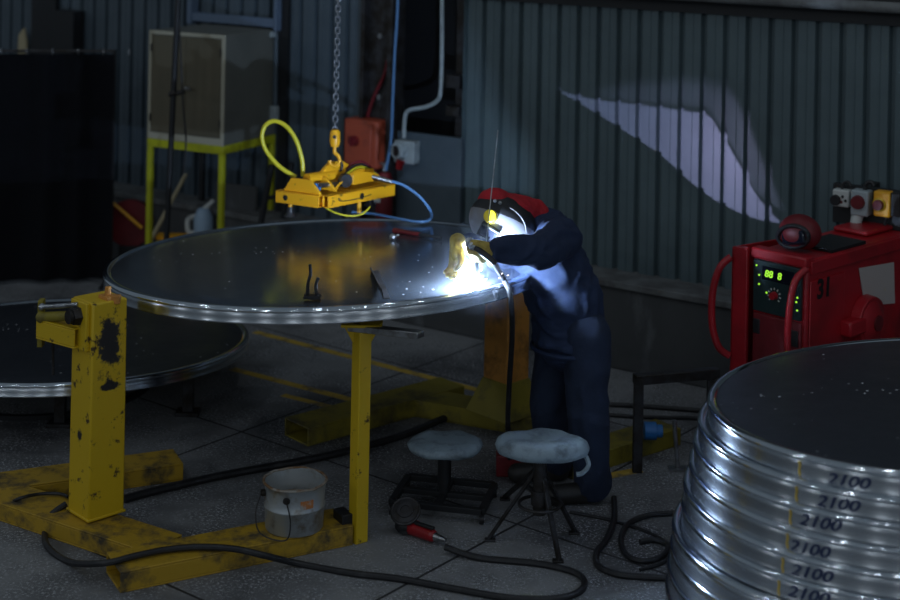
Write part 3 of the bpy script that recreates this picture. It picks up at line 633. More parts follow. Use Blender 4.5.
c = Y(335, 138, DL); mb = MB(); mb.lathe([(0, .045), (.018, .045), (.027, .03), (.029, -.02), (.022, -.045), (0, -.05)], frame(c), 20); obj('body', mb, 'yellow_orange', hk, bevel=.002)
mb = MB(); mb.tube([c+V(p) for p in ((0, 0, -.045), (0, 0, -.075), (.020, 0, -.095), (.026, 0, -.12), (.008, 0, -.145), (-.018, 0, -.14), (-.026, 0, -.118))], .010, 8); obj('hook', mb, 'yellow_orange', hk)
mb = MB(); mb.cyl(c+V((0, -.034, .01)), c+V((0, .034, .01)), .009, seg=10); obj('pin', mb, 'dark_steel', hk)
# lifter: box frame in world space
zl = 1.10
Ccn, Lc, Rc = G(325, 208, zl), G(281, 202, zl), G(392, 195, zl)
Bk = Lc+Rc-Ccn
lf = thing('vacuum_lifter', 'yellow vacuum lifting frame hanging over the big disc', 'lifter', (Ccn+Bk)/2)
hh = .062
def edge(a, b, w=.045, h=hh, m='yellow_orange', nm='frame_beam', t_=.005):
    mb = MB(); mb.beam(a, b, w, h, t_); return obj(nm, mb, m, lf, bevel=.002)
dR = (Rc-Ccn).normalized(); dL = (Lc-Ccn).normalized()
edge(Ccn+dR*.0, Rc); edge(Ccn+dL*.025, Lc+dL*.02); edge(Lc+dR*.03, Bk); edge(Rc+dL*.03, Bk-dL*.02)
mid0, mid1 = Ccn.lerp(Rc, .5), Lc.lerp(Bk, .5); edge(mid0+dL*.02, mid1-dL*.02, .05, .05)
# humps and brackets
mb = MB(); P = [Ccn.lerp(Lc, a)+V((0, 0, zz)) for a, zz in ((.10, hh), (.22, hh+.035), (.36, hh+.07), (.78, hh+.07), (.95, hh))]; mb.prism(P, dR*.014); mb.prism([p+dR*.11 for p in P], dR*.014); obj('end_bracket', mb, 'yellow_orange', lf, bevel=.002)
xm = (Ccn+Bk)/2; base = xm+V((0, 0, hh))
mb = MB(); pa, pb_ = Ccn.lerp(Lc, .55)+V((0, 0, .125))+dR*.04, Rc.lerp(Bk, .55)+V((0, 0, .125))-dR*.06; mb.cyl(pa, pb_, .030, seg=18); obj('cross_tube', mb, 'yellow_orange', lf)
mb = MB(); up = V((0, 0, 1)); tx_ = dR
P = [base+tx_*a+up*z for a, z in ((-.15, .04), (-.12, .085), (-.05, .135), (.03, .135), (.12, .085), (.19, .04))]; mb.prism(P, dL*.02); obj('lifting_plate', mb, 'yellow_orange', lf, bevel=.002)
mb = MB(); mb.tube([base+up*.11+V((0, .0, 0))+V((.022*math.cos(a), 0, .03*math.sin(a))) for a in [2*PI*k/10 for k in range(10)]], .007, 8, 2, True); obj('shackle', mb, 'dark_steel', lf)
mb = MB(); mb.box(Rc.lerp(Ccn, .25)+dL*.12+up*(hh+.045), (.16, .10, .07), Matrix.Rotation(math.atan2(dR.y, dR.x), 3, 'Z')); obj('valve_box', mb, 'yellow_orange', lf, bevel=.006)
mb = MB(); g_ = Ccn.lerp(Rc, .45)+dL*.08+up*(hh+.045); mb.cyl(g_, g_+V((.02, -.03, .0)), .036, seg=24); obj('pressure_gauge', mb, 'dark_steel', lf, bevel=.003)
mb = MB(); mb.cyl(Ccn.lerp(Lc, .3)+dR*.04+up*(hh+.04), Ccn.lerp(Lc, .3)+dR*.24+up*(hh+.02), .014, seg=12); obj('air_cylinder', mb, 'steel', lf)
mb = MB(); mb.box(Ccn.lerp(Lc, .35)+dR*.05+up*(hh+.03), (.04, .03, .035)); obj('blue_fitting', mb, 'blue', lf)
for k in range(4):
    g0 = Ccn.lerp(Rc, .22+.1*k)+dL*(.05+.03*k)+up*(hh-.005); g1 = Rc.lerp(Bk, .3)+up*(hh+.03)
    mb = MB(); mb.tube([g0, g0.lerp(g1, .25)+up*(.05+.015*k), g0.lerp(g1, .6)+up*(.07+.01*k), g1], .006, 8); obj('air_line', mb, ('yellow_orange', 'hose_yellow', 'rubber', 'red_dark')[k], lf)
def wrapdisc(p):  # z of the main disc's face below a point
    q = MD.inverted() @ V((p.x, p.y, MD.translation.z)); return (MD @ V((q.x, q.y, .006))).z
for k, p in enumerate((Lc-dL*.04+dR*.02, Rc.lerp(Bk, .5), Bk-dL*.02)):
    zd = zl-.072
    mb = MB(); mb.cyl((p.x, p.y, zd+.03), (p.x, p.y, zl+.004), .012, seg=12); s_ = obj('spindle', mb, 'yellow_orange', lf)
    mb = MB(); mb.lathe([(0, .05), (.018, .05), (.019, .028), (.022, .014), (.034, .002), (.035, 0), (0, 0)], frame((p.x, p.y, zd)), 28); obj('suction_cup', mb, 'rubber', lf)
p = Ccn.lerp(Rc, .5); mb = MB(); mb.cyl((p.x, p.y, zl-.06), (p.x, p.y, zl+.004), .012, seg=12); obj('spindle', mb, 'yellow_orange', lf)
mb = MB(); mb.cyl(Ccn.lerp(Lc, .82)-dR*.022+up*(hh*.5), Ccn.lerp(Lc, .82)-dR*.028+up*(hh*.5), .014, seg=16); mb.cyl(Ccn.lerp(Rc, .48)-dL*.022+up*(hh*.5), Ccn.lerp(Rc, .48)-dL*.027+up*(hh*.5), .017, seg=16); obj('bolt_hole', mb, 'black', lf)
# slot outline on the front beam
mb = MB(); P = [Ccn.lerp(Rc, a)-dL*.0235+up*z for a, z in ((.14, .045), (.16, .028), (.3, .022), (.5, .024), (.62, .032))]; mb.tube(P, .0025, 6, 4); obj('scratch_line', mb, 'black', lf)
mb = MB(); mb.tube([Y(u, v, DL-.02) for u, v in ((303, 176), (302, 160), (296, 140), (286, 126), (274, 121), (265, 126), (262, 138), (267, 152), (280, 167), (296, 177))], .0115, 10); obj('hose_loop', mb, 'hose_yellow', lf)
mb = MB(); mb.cyl(Y(378, 178, DL), Y(392, 182, DL), .014, .011, 14); mb.cyl(Y(372, 177, DL), Y(380, 178, DL), .010, seg=12); obj('hose_coupling', mb, 'steel', lf)
zz_ = wrapdisc(Y(428, 218, 7.8))+.008
mb = MB(); mb.tube([Y(391, 181, DL), Y(405, 186, DL), Y(420, 197, DL), Y(430, 210, DL), G(431, 218, zz_+.01), G(422, 222, zz_), G(400, 219, zz_), G(375, 214, zz_+.01), G(352, 212, zz_+.01)], .0075, 8); tag(obj('blue_air_hose', mb, 'blue_hose'), 'blue air hose looping from the vacuum lifter onto the disc', 'hose')
mb = MB(); mb.tube([Y(326, 208, 7.75), Y(336, 213, 7.74), Y(350, 216, 7.74), Y(362, 214, 7.76), Y(370, 207, 7.8)], .005, 8); obj('trailing_line', mb, 'hose_yellow', lf)

# ------------------------------------------------------------------ bits on the disc
def on_disc(u, v, dz=0.0):
    z = MD.translation.z
    for _ in range(8): p = G(u, v, z); z = wrapdisc(p)
    p = G(u, v, z); return p+V((0, 0, dz))
a = on_disc(383, 300, .003); b = on_disc(372, 272, .003)
mb = MB(); d = (b-a); d.z = 0; sdn = V((d.y, -d.x, 0)).normalized()
mb.prism([a, b, b+V((-.012, 0, .018)), a+V((-.012, 0, .045))], sdn*.006); mb.prism([a, b, b+sdn*.03, a+sdn*.03], V((0, 0, .004)))
tag(obj('angle_strip', mb, 'dark_steel', bevel=.001), 'small dark angle strip lying on the disc near its front rim', 'strip')
t = thing('toggle_clamp', 'dark upright clamp on the disc left of the angle strip', 'clamp', on_disc(312, 302))
a = on_disc(312, 299, .004); mb = MB(); mb.box(a+V((0, 0, .006)), (.07, .05, .012)); obj('base', mb, 'black', t, bevel=.002)
mb = MB(); mb.tube([a+V((-.02, 0, .01)), a+V((-.018, 0, .06)), a+V((-.008, 0, .10)), a+V((-.012, 0, .14))], .007, 8); mb.tube([a+V((.02, 0, .01)), a+V((.015, 0, .05)), a+V((.025, 0, .085))], .007, 8); obj('arm', mb, 'rubber', t)
a, b = on_disc(394, 233, .014), on_disc(441, 241, .014)
t = thing('air_tool', 'dark hand tool lying on the disc behind the weld', 'tool', a)
mb = MB(); mb.cyl(a, a.lerp(b, .55), .013, .011, 14); obj('body', mb, 'red_dark', t); mb = MB(); mb.cyl(a.lerp(b, .55), b, .009, .006, 12); obj('nozzle', mb, 'black', t)
a = on_disc(393, 241, .02); mb = MB(); mb.ball(a, (.018, .016, .018), None, 12); mb.cyl(a, a+V((.03, 0, .012)), .006, seg=8); tag(obj('metal_fitting', mb, 'steel', bevel=0), 'small bright metal fitting on the disc near the hand tool', 'fitting')
# off-cut bar on the prop head
a, b = Y(372, 331, tp.y-.02), Y(421, 338, tp.y-.18); 
t = thing('flat_steel_bar', 'bright flat steel bar sticking out under the disc by the prop', 'bar', a); mb = MB(); dd = (b-a).normalized(); mb.beam(Y(350, 330, tp.y+.02), b, .05, .026); obj('bar', mb, 'steel', t, bevel=.002)

# ------------------------------------------------------------------ bucket, grinder, stools
p = G(299, 531, BH); t = thing('metal_bucket', 'dented zinc bucket standing on the front yellow floor beam', 'bucket', p)
p = V((p.x, p.y, BH)); 
fc = fa.lerp(fb, ((p-fa).dot(fd))/(fb-fa).length); p = V((fc.x, fc.y, BH+.001))
t.location = p
bm_ = MB(); bm_.lathe([(0, .0), (.116, 0), (.120, .006), (.1235, .10), (.127, .104), (.127, .110), (.1235, .115), (.126, .205), (.130, .21), (.130, .216), (.124, .216), (.1215, .20), (.118, .01), (0, .008)], frame(p), 48)
for v in bm_.bm.verts:
    q = v.co-p; k = .006*noise.noise(q*9+V((3, 0, 0)))*(q.z/.2); v.co += V((q.x, q.y, 0)).normalized()*k if (q.x or q.y) else V((0, 0, 0)); v.co.x += 0
obj('pail', bm_, 'bucket', t, angle=60)
mb = MB(); ring = []
for k in range(36):
    a = 2*PI*k/36; r = .129+.003*noise.noise(V((math.cos(a)*2, math.sin(a)*2, 0))); ring.append(p+V((r*math.cos(a), r*math.sin(a), .214+.004*noise.noise(V((math.cos(a)*3, math.sin(a)*3, 5))))))
mb.tube(ring, .006, 8, 2, True); obj('rolled_rim', mb, 'bucket_rust', t)
mb = MB(); mb.cyl(p+V((0, 0, .10)), p+V((0, 0, .12)), .117, .117, 32); obj('scrap_fill', mb, 'bucket_rust', t)
for sx in (-1, 1): mb = MB(); mb.cyl(p+V((-.02 if sx > 0 else -.12, -.118 if sx > 0 else -.04, .17)), p+V((-.02 if sx > 0 else -.133, -.131 if sx > 0 else -.045, .17)), .015, seg=16); obj('handle_lug', mb, 'dark_steel', t)
mb = MB(); mb.tube([p+V((-.133, -.045, .17)), p+V((-.148, -.10, .10)), p+V((-.12, -.145, .03)), p+V((-.02, -.155, .006)), p+V((.0, -.15, .08)), p+V((-.02, -.134, .17))], .003, 6); obj('wire_handle', mb, 'dark_steel', t)
mb = MB()
for k in range(9):
    a0__, a1__ = -1.28+k*.05, -1.28+(k+1)*.05
    mb.prism([p+V((.1262*math.cos(q), .1262*math.sin(q), z)) for q, z in ((a0__, .128), (a1__, .128), (a1__, .165), (a0__, .165))], V((math.cos(a0__), math.sin(a0__), 0))*.0015)
obj('sticker', mb, 'label_orange', t, smooth=False); t.scale = (1, 1, .9)
# grinder
g0 = G(405, 534); t = thing('angle_grinder', 'red and black angle grinder lying on the floor left of stools', 'grinder', g0)
hd = g0+V((0, 0, .035)); GT = Matrix.Translation(hd+V((0, -.0, .062))) @ Matrix.Rotation(math.radians(38), 4, 'X') @ Matrix.Rotation(math.radians(-8), 4, 'Y')
mb = MB(); mb.lathe([(0, .004), (.02, .004), (.022, 0), (.056, 0), (.056, .005), (.03, .007), (0, .010)], GT, 40); obj('grinding_disc', mb, 'dark_steel', t)
mb = MB(); mb.tube([GT @ V((.059*math.cos(a), .059*math.sin(a), 0)) for a in [2*PI*k/20 for k in range(20)]], .007, 8, 2, True); mb.lathe([(.02, .012), (.034, .012), (.034, .006), (.02, .006), (.02, .012)], GT, 24); obj('guard', mb, 'dark_steel', t)
mb = MB(); mb.cyl(hd+V((0, 0, -.02)), hd+V((0, 0, .05)), .034, .028, 20); mb.ball(hd, (.045, .035, .03)); obj('gear_head', mb, 'black', t)
h1 = G(440, 546)+V((0, 0, .032)); mb = MB(); mb.cyl(hd+V((.02, 0, 0)), hd.lerp(h1, .75), .034, .026, 20); mb.ball(hd.lerp(h1, .75), .026); obj('motor_body', mb, 'red', t)
mb = MB(); mb.cyl(hd.lerp(h1, .7), h1, .02, .014, 16); mb.cyl(h1, h1+(h1-hd).normalized()*.03, .012, .008, 12); obj('air_inlet', mb, 'steel', t)
mb = MB(); mb.box(hd.lerp(h1, .55)+V((.0, -.01, .034)), (.10, .018, .012), Matrix.Rotation(math.atan2((h1-hd).y, (h1-hd).x), 3, 'Z')); obj('lever', mb, 'black', t, bevel=.003)
# low round stool on a castor frame
def squash_seat(cx_, rx, ry, th, seed, droop=0.0):
    mb = MB(); mb.lathe([(0, th*.5), (.6, th*.52), (.85, th*.42), (.96, th*.2), (1, -.05*th), (.96, -th*.35), (.8, -th*.5), (0, -th*.5)], Matrix.Translation(cx_), 48, rx, ry)
    for v in mb.bm.verts:
        pass
    bm = mb.bm
    for v in bm.verts:
        q = (v.co-cx_); v.co += V((q.x*.04, q.y*.04, .010))*noise.noise(q*14+V((seed, 0, 0)))*1.1
    return bm
p = G(440, 492); zs = CAM_H-ray(445, 441)[1]*(p.y); p0 = V((p.x, p.y, 0)); zs = .245
t = thing('low_stool', 'low stool with round grey padded seat on a black castor frame', 'stool', p0)
sc_ = G(445, 440, zs+.03); p0 = V((sc_.x, sc_.y, 0))
zs = .275; sc_ = G(445, 440, zs+.02); p0 = V((sc_.x, sc_.y, 0)); bm = squash_seat(V((sc_.x, sc_.y, zs)), .165, .15, .05, 3)
obj('seat', bm, 'seat', t, angle=70)
mb = MB(); mb.cyl(p0+V((0, 0, .05)), p0+V((0, 0, zs-.03)), .024, seg=16); mb.cyl(p0+V((0, 0, .10)), p0+V((0, 0, zs-.05)), .03, seg=16); obj('column', mb, 'black', t)
cs = [p0+Matrix.Rotation(math.radians(-12), 3, 'Z') @ V((x, y, 0)) for x, y in ((-.20, -.15), (.2, -.15), (.2, .15), (-.2, .15))]
mb = MB()
for i in range(4): mb.beam(cs[i]+V((0, 0, .045)), cs[(i+1) % 4]+V((0, 0, .045)), .03, .025)
mb.beam((cs[0]+cs[3])/2+V((0, 0, .046)), (cs[1]+cs[2])/2+V((0, 0, .046)), .03, .022); mb.beam((cs[0]+cs[1])/2+V((0, 0, .047)), (cs[3]+cs[2])/2+V((0, 0, .047)), .03, .02); obj('base_frame', mb, 'black', t, bevel=.002)
for c_ in cs:
    mb = MB(); mb.cyl(c_+V((-.01, .012, .022)), c_+V((.01, .012, .022)), .022, seg=16); mb.cyl(c_+V((0, 0, .03)), c_+V((0, 0, .05)), .008, seg=8); obj('castor', mb, 'rubber', t)
# taller three-legged stool
sc_ = G(543, 446, .44); zs = .44
t = thing('three_legged_stool', 'stool with thick wrapped pale seat on splayed dark legs', 'stool', (sc_.x, sc_.y, 0))
bm = squash_seat(V((sc_.x, sc_.y, zs)), .195, .125, .075, 8); obj('seat', bm, 'seat', t, angle=70)
rg = random.Random(2); mb = MB(); mb.tube([sc_+V((.17, -.02, -.02)), sc_+V((.185, -.05, -.055)), sc_+V((.16, -.06, -.085)), sc_+V((.135, -.06, -.092))], .010, 8); obj('loose_flap', mb, 'seat', t)
hub = V((sc_.x-.01, sc_.y, 0)); mb = MB(); mb.cyl(hub+V((0, 0, .16)), hub+V((0, 0, zs-.03)), .028, seg=16); mb.cyl(hub+V((0, 0, .2)), hub+V((0, 0, .26)), .036, seg=16); obj('column', mb, 'dark_steel', t)
for (u, v) in ((490, 541), (558, 562), (574, 534), (505, 500)):
    f = G(u, v); mb = MB(); mb.beam(hub+V((0, 0, zs-.09)), f+V((0, 0, .006)), .022, .014); mb.box(f+V((0, 0, .005)), (.045, .03, .01)); obj('leg', mb, 'dark_steel', t, bevel=.002)
mb = MB(); mb.tube([hub+V((.085*math.cos(a), .085*math.sin(a), .20)) for a in [2*PI*k/16 for k in range(16)]], .007, 8, 2, True); obj('foot_ring', mb, 'dark_steel', t)
# red box and board behind the stool
p = G(513, 474); tag(obj('red_toolbox', MB().box((p.x, p.y, .05), (.16, .09, .10)), 'red_dark', bevel=.008), 'small dark red box on the floor behind the tall stool', 'box')

# ------------------------------------------------------------------ hoses on the floor
def hose(name, label, pts, r, m='rubber', cat='hose'):
    P = [G(u, v, r+dz) if dz is not None else None for u, v, dz in pts]; mb = MB(); mb.tube(P, r, 10, 8); return tag(obj(name, mb, m), label, cat)
r = .0145
hose('grinder_hose', 'long thick black hose looping over the front beam to the grinder', [(470, 409, 0), (400, 435, 0), (320, 456, 0), (250, 470, 0), (205, 479, 0), (140, 493, 0), (108, 502, BH*.2)][:0]+[(66, 504, BH), (50, 516, BH*.6), (45, 530, 0), (48, 547, 0), (70, 562, 0), (105, 563, BH*.9), (135, 556, BH+.004), (165, 550, BH+.004), (200, 547, BH+.004), (235, 549, BH+.004), (262, 555, BH*.8), (300, 564, 0), (350, 573, 0), (400, 579, 0), (455, 589, 0), (510, 598, 0), (560, 598, 0), (583, 588, 0), (578, 574, 0), (540, 564, 0), (480, 558, 0), (445, 547, .018)], .013)
hose('welding_cable', 'thick black cable crossing the floor behind the yellow post', [(124, 499, 0), (150, 492, 0), (205, 479, 0), (235, 473, 0), (262, 468, 0), (330, 455, 0), (400, 436, 0), (440, 420, 0), (470, 410, 0)], .018)
hose('thin_cable', 'thin black cable lying over the spine beam at far left', [(-12, 518, 0), (3, 509, 0), (18, 499, BH), (40, 494, BH), (60, 494, BH), (68, 497, BH)], .007, cat='cable')
hose('coiled_hose', 'black hose loop on the floor right of the stools', [(614, 498, 0), (614, 520, 0), (606, 540, 0), (597, 552, 0), (598, 565, 0), (616, 574, 0), (645, 577, 0), (680, 578, 0), (720, 574, 0)], .013)
hose('coiled_hose', 'inner black hose coil curling in front of the disc pile', [(682, 513, 0), (650, 515, 0), (628, 524, 0), (621, 540, 0), (627, 555, 0), (644, 561, 0), (662, 556, 0), (668, 546, 0), (655, 540, 0), (640, 542, 0)], .012)
hose('thin_lead', 'thin dark lead curving on the floor from welder to disc pile', [(570, 512, 0), (610, 520, 0), (650, 533, 0), (672, 548, 0), (664, 562, 0), (640, 570, 0)], .007, cat='cable')
hose('supply_hose', 'black hose lying straight across the floor behind the trestle, nearer wall', [(600, 404, 0), (640, 406, 0), (680, 409, 0), (720, 412, 0), (760, 414, 0)], .012)
hose('supply_hose', 'grey black hose lying in front of the hose nearer the wall', [(600, 414, 0), (640, 417, 0), (690, 418, 0), (740, 421, 0)], .010)
# trestle frame, small rod, blue part
t = thing('steel_trestle', 'dark steel angle trestle on the floor between welder and red machine', 'trestle', G(636, 470))
f0 = G(637, 472); z1_ = CAM_H-ray(635, 378)[1]*f0.y; a = V((f0.x, f0.y, z1_)); b = Y(712, 381, f0.y+.12)
mb = MB(); mb.box((f0.x, f0.y, z1_/2), (.045, .04, z1_)); obj('leg', mb, 'dark_steel', t, bevel=.003)
mb = MB(); mb.beam(a+V((-.02, 0, -.03)), V((b.x+.03, b.y+.01, z1_-.03)), .05, .045); obj('top_rail', mb, 'dark_steel', t, bevel=.003)
e_ = V((b.x, b.y, 0)); mb = MB(); mb.box((e_.x, e_.y, (z1_-.03)/2), (.045, .04, z1_-.03)); obj('leg', mb, 'dark_steel', t, bevel=.003)
f = G(678, 470); mb = MB(); mb.cyl(f, Y(674, 420, f.y+.02), .011, seg=10); mb.box(f+V((0, 0, .006)), (.09, .06, .012)); tag(obj('upright_rod', mb, 'steel'), 'short shiny steel rod standing beside the disc pile', 'rod')
p = G(652, 440, .084)
mb = MB(); mb.cyl(p+V((-.04, 0, .045)), p+V((.02, 0, .045)), .042, seg=20); mb.cyl(p+V((.02, 0, .045)), p+V((.05, 0, .045)), .03, seg=16); tag(obj('blue_plug', mb, 'blue', bevel=.003), 'blue round connector on the yellow beam beside the trestle leg', 'connector')

# ------------------------------------------------------------------ red welding machine
MS = 1.083; A_ = G(752, 250, .96*MS)
exm = V((math.cos(math.radians(-46)), math.sin(math.radians(-46)), 0)); wM = along(A_, exm, 806)/MS; yawm = math.atan2(exm.y, exm.x); eym = V((-exm.y, exm.x, 0)); dM = .88
wm = thing('welding_machine', 'red welding power source with lit green display and number 31', 'welding machine', (A_.x, A_.y, 0), yawm); wm.scale = (MS, MS, MS)
z0m = .34
obj('housing', lb(MB(), 0, wM, .012, dM, z0m, .96), 'red', wm, True, .012)
obj('top_cover', lb(MB(), -.004, wM+.004, -.006, .06, .93, .975), 'red', wm, True, .008)
mb = MB(); lb(mb, .012, wM-.02, -.006, .014, .70, .925); cp = obj('control_panel', mb, 'panel', wm, True, .004)
bx = .10
def disp(s, x, z, size, m='led'):
    bm = text_bm(s, size, .15, .0012); bmesh.ops.transform(bm, matrix=Matrix.Translation((x, -.0072, z)) @ Matrix.Rotation(PI/2, 4, 'X'), verts=bm.verts); return obj('readout', bm, m, cp, True, smooth=False)
obj('display', lb(MB(), .06, wM-.055, -.0085, -.004, .845, .905), 'glass_dark', cp, True)
for s_, x in (('88', .095), ('8', .15)):
    o = disp(s_, x, .860, .042); o.data.transform(Matrix.Translation((0, -.0022, 0)))
mb = MB()
for x, z in ((.03, .90), (.045, .86), (.045, .82), (wM-.035, .80), (wM-.035, .745), (wM-.04, .78), (.085, .79)): mb.cyl((x, -.0062, z), (x, -.0085, z), .0045, seg=8)
obj('indicator', mb, 'led', cp, True)
mb = MB(); mb.cyl((.125, -.006, .785), (.125, -.028, .785), .018, .015, 20); obj('knob', mb, 'red', cp, True)
mb = MB()
for k in range(9):
    a = math.radians(-130+k*32.5); mb.box((.125+.030*math.sin(a), -.0075, .785+.030*math.cos(a)), (.005, .002, .009), Matrix.Rotation(a, 3, 'Y'))
obj('dial_marks', mb, 'white', cp, True)
mb = MB(); lb(mb, .012, wM-.02, -.002, .014, .43, .69); obj('lower_panel', mb, 'red_dark', wm, True, .004)
mb = MB(); lb(mb, .014, .05, -.006, 0, .60, .665); obj('socket', mb, 'black', wm, True, .003); mb = MB(); lb(mb, wM-.075, wM-.03, -.006, 0, .585, .655); obj('socket', mb, 'black', wm, True, .003)
mb = MB(); lb(mb, .02, wM-.03, -.014, 0, .425, .44); obj('lip', mb, 'red', wm, True, .004)
for k, (x, z) in enumerate(((.04, .38), (.10, .375), (.16, .38), (.205, .37))): mb = MB(); mb.cyl((x, .01, z), (x, -.035, z), .020, .017, 16); obj('terminal', mb, 'black', wm, True)
# side fin (cart cheek) at left
mb = MB(); mb.prism([(-.10, -.03, 0), (-.03, -.03, 0), (-.004, -.03, .3), (-.004, -.03, .975), (-.085, -.03, .965), (-.085, -.03, .45)], (0, .02, 0)); mb.prism([(-.085, -.03, .35), (-.085, .55, .35), (-.085, .55, .94), (-.085, -.03, .965)], (.012, 0, 0)); obj('cart_cheek', mb, 'red', wm, True, .003)
mb = MB(); lb(mb, -.09, wM+.02, 0, dM, .25, .335); obj('cart_tray', mb, 'red_dark', wm, True, .006)
mb = MB(); mb.tube([(-.085, -.035, .92), (-.12, -.07, .87), (-.145, -.085, .76), (-.145, -.085, .62), (-.12, -.07, .52), (-.085, -.035, .48)], .016, 12); obj('handle', mb, 'red', wm, True)
mb = MB(); mb.tube([(wM+.005, -.005, .93), (wM-.015, -.06, .88), (wM-.025, -.085, .74), (wM-.025, -.085, .58), (wM+.0, -.05, .46), (wM+.015, -.005, .42)], .015, 12); obj('handle', mb, 'red', wm, True)
for x in (-.07, wM): 
    for y in (.08, dM-.1): mb = MB(); mb.cyl((x-.02, y, .10), (x+.02, y, .10), .10, seg=28); mb.cyl((x-.025, y, .10), (x+.025, y, .10), .03, seg=12); obj('wheel', mb, 'rubber', wm, True, .006)
mb = MB()
for y in (.08, dM-.1): mb.cyl((-.05, y, .10), (wM-.02, y, .10), .015, seg=10); lb(mb, .02, .06, y-.02, y+.02, .1, .26); lb(mb, wM-.06, wM-.03, y-.02, y+.02, .1, .26)
obj('axle', mb, 'dark_steel', wm, True)
# side door details on the right flank (x = wM)
bm = text_bm('31', .115, .05, .004); bmesh.ops.transform(bm, matrix=Matrix.Translation((wM+.0095, .13, .79)) @ Matrix.Rotation(PI/2, 4, 'Z') @ Matrix.Rotation(PI/2, 4, 'X'), verts=bm.verts); obj('number', bm, 'ink', wm, True, smooth=False)
mb = MB(); lb(mb, wM, wM+.012, .03, dM, .90, .955); obj('side_rail', mb, 'red', wm, True, .003)
T_ = wm.matrix_world.copy(); T_ = frame((A_.x, A_.y, 0), yawm) @ Matrix.Scale(MS, 4)
def on_face(u, v, x0=None):   # point on the right flank, local plane x = x0
    x0 = wM if x0 is None else x0; x, k = ray(u, v); o = T_.inverted() @ V((0, 0, CAM_H)); d = (T_.to_3x3().inverted() @ V((x, 1, -k))); tt = (x0-o.x)/d.x; return o+d*tt
h = on_face(873, 322, wM+.05); print('hub', h)
mb = MB(); mb.cyl((wM, h.y, h.z), (wM+.05, h.y, h.z), .115, .11, 40); mb.cyl((wM+.05, h.y, h.z), (wM+.075, h.y, h.z), .095, .05, 36); obj('hub_cover', mb, 'red', wm, True, .004)
mb = MB(); mb.cyl((wM+.07, h.y, h.z), (wM+.082, h.y, h.z), .035, seg=24); obj('hub', mb, 'red_dark', wm, True)
mb = MB(); lb(mb, wM, wM+.06, h.y-.20, h.y-.06, h.z-.035, h.z+.035); obj('clip_block', mb, 'red', wm, True, .01)
c4 = [on_face(*p) for p in ((858, 268), (893, 262), (894, 303), (864, 306))]
mb = MB(); mb.prism([V((wM+.003, p.y, p.z)) for p in c4], (.002, 0, 0)); obj('paper_note', mb, 'paper', wm, True, smooth=False)
p_ = on_face(897, 330); mb = MB(); mb.tube([(wM+.02, p_.y, p_.z-.15), (wM+.03, p_.y-.01, p_.z), (wM+.02, p_.y+.03, p_.z+.12)], .007, 8); obj('red_lead', mb, 'red_brick', wm, True)
mb = MB(); lb(mb, wM, wM+.008, .03, .30, .42, .87); obj('side_panel', mb, 'red', wm, True, .004)
# mask on top
p = T_ @ V((.13, .13, .975)); t = thing('spare_helmet', 'red and black welding mask resting on the red machine', 'helmet', p, yawm)
hb = blob([('e', V((.02, .02, .075)), (.105, .09, .085), None)], .008, 2)
bmesh.ops.bisect_plane(hb, geom=hb.verts[:]+hb.edges[:]+hb.faces[:], plane_co=(0, 0, .004), plane_no=(0, 0, -1), clear_outer=True)
obj('shell', hb, 'red_dark', t, True)
mb = MB(); mb.tube([V((.03+.085*math.cos(a), -.055-.02*math.sin(a), .065+.055*math.sin(a)+.02*math.cos(a))) for a in [2*PI*k/16 for k in range(16)]], .010, 10, 3, True); obj('face_seal', mb, 'black', t, True)
mb = MB(); mb.box((.03, -.045, .06), (.13, .03, .07), Matrix.Rotation(-.2, 3, 'Y')); obj('visor', mb, 'glass_dark', t, True, .012)
tag(obj('black_folder', lb(MB(), .08, wM-.01, .22, .50, .962, .975), 'black', None), 'flat black tray lying on top of the red welding machine', 'tray').matrix_world = T_
mb = MB(); lb(mb, .02, .20, .62, .86, .962, .985); o = tag(obj('red_case', mb, 'red', bevel=.01), 'red case lying at the back of the welding machine top', 'case'); o.matrix_world = T_

# ------------------------------------------------------------------ switch board on the wall
s0, z0 = wall_hit(832, 226, .1); s1, z1 = wall_hit(832, 182, .1)
t = thing('switch_board', 'dark backing board carrying sockets on the wall at right', 'board', S(s0, z0, .05))
SOFF = .30
def wh(u, v): return wall_hit(u, v, SOFF)
a0, zt = wh(833, 183); _, zb_ = wh(833, 222)
mb = MB(); wbox(mb, a0, a0+1.2, zb_, zt, SOFF-.04, SOFF); obj('board', mb, 'black', t, bevel=.004)
mb = MB()
for ds in (.1, .9): wbox(mb, a0+ds, a0+ds+.05, zb_+.02, zt-.02, 0, SOFF-.04)
obj('bracket', mb, 'dark_steel', t)
def wsock(name, label, u0, v0, u1, v1, m, depth, holes):
    sa, za = wall_hit(u0, v1, SOFF+depth); sb, zb2 = wall_hit(u1, v0, SOFF+depth)
    t = thing(name, label, 'socket', S((sa+sb)/2, (za+zb2)/2, SOFF)); mb = MB(); wbox(mb, sa, sb, za, zb2, SOFF, SOFF+depth); obj('box', mb, m, t, bevel=.008)
    for (fu, fv, r_, mm, dd, nm) in holes:
        s_, z_ = sa+(sb-sa)*fu, za+(zb2-za)*fv; mb = MB(); mb.cyl(S(s_, z_, SOFF+depth), S(s_, z_, SOFF+depth+dd), r_, r_*.9, 24); obj(nm, mb, mm, t)
    return t, (sa, sb, za, zb2)
wsock('socket_outlet', 'small white socket outlet, leftmost on the dark board', 832, 191, 849, 206, 'white', .06, [(.22, .38, .028, 'black', .02, 'outlet_hole'), (.62, .62, .008, 'black', .003, 'pin_hole'), (.8, .4, .008, 'black', .003, 'pin_hole'), (.55, .3, .008, 'red_dark', .003, 'pin_hole')])
wsock('rotary_switch', 'white switch box with dark red round knob on the board', 850, 192, 868, 215, 'grey_plastic', .08, [(.45, .55, .036, 'red_dark', .025, 'knob')])
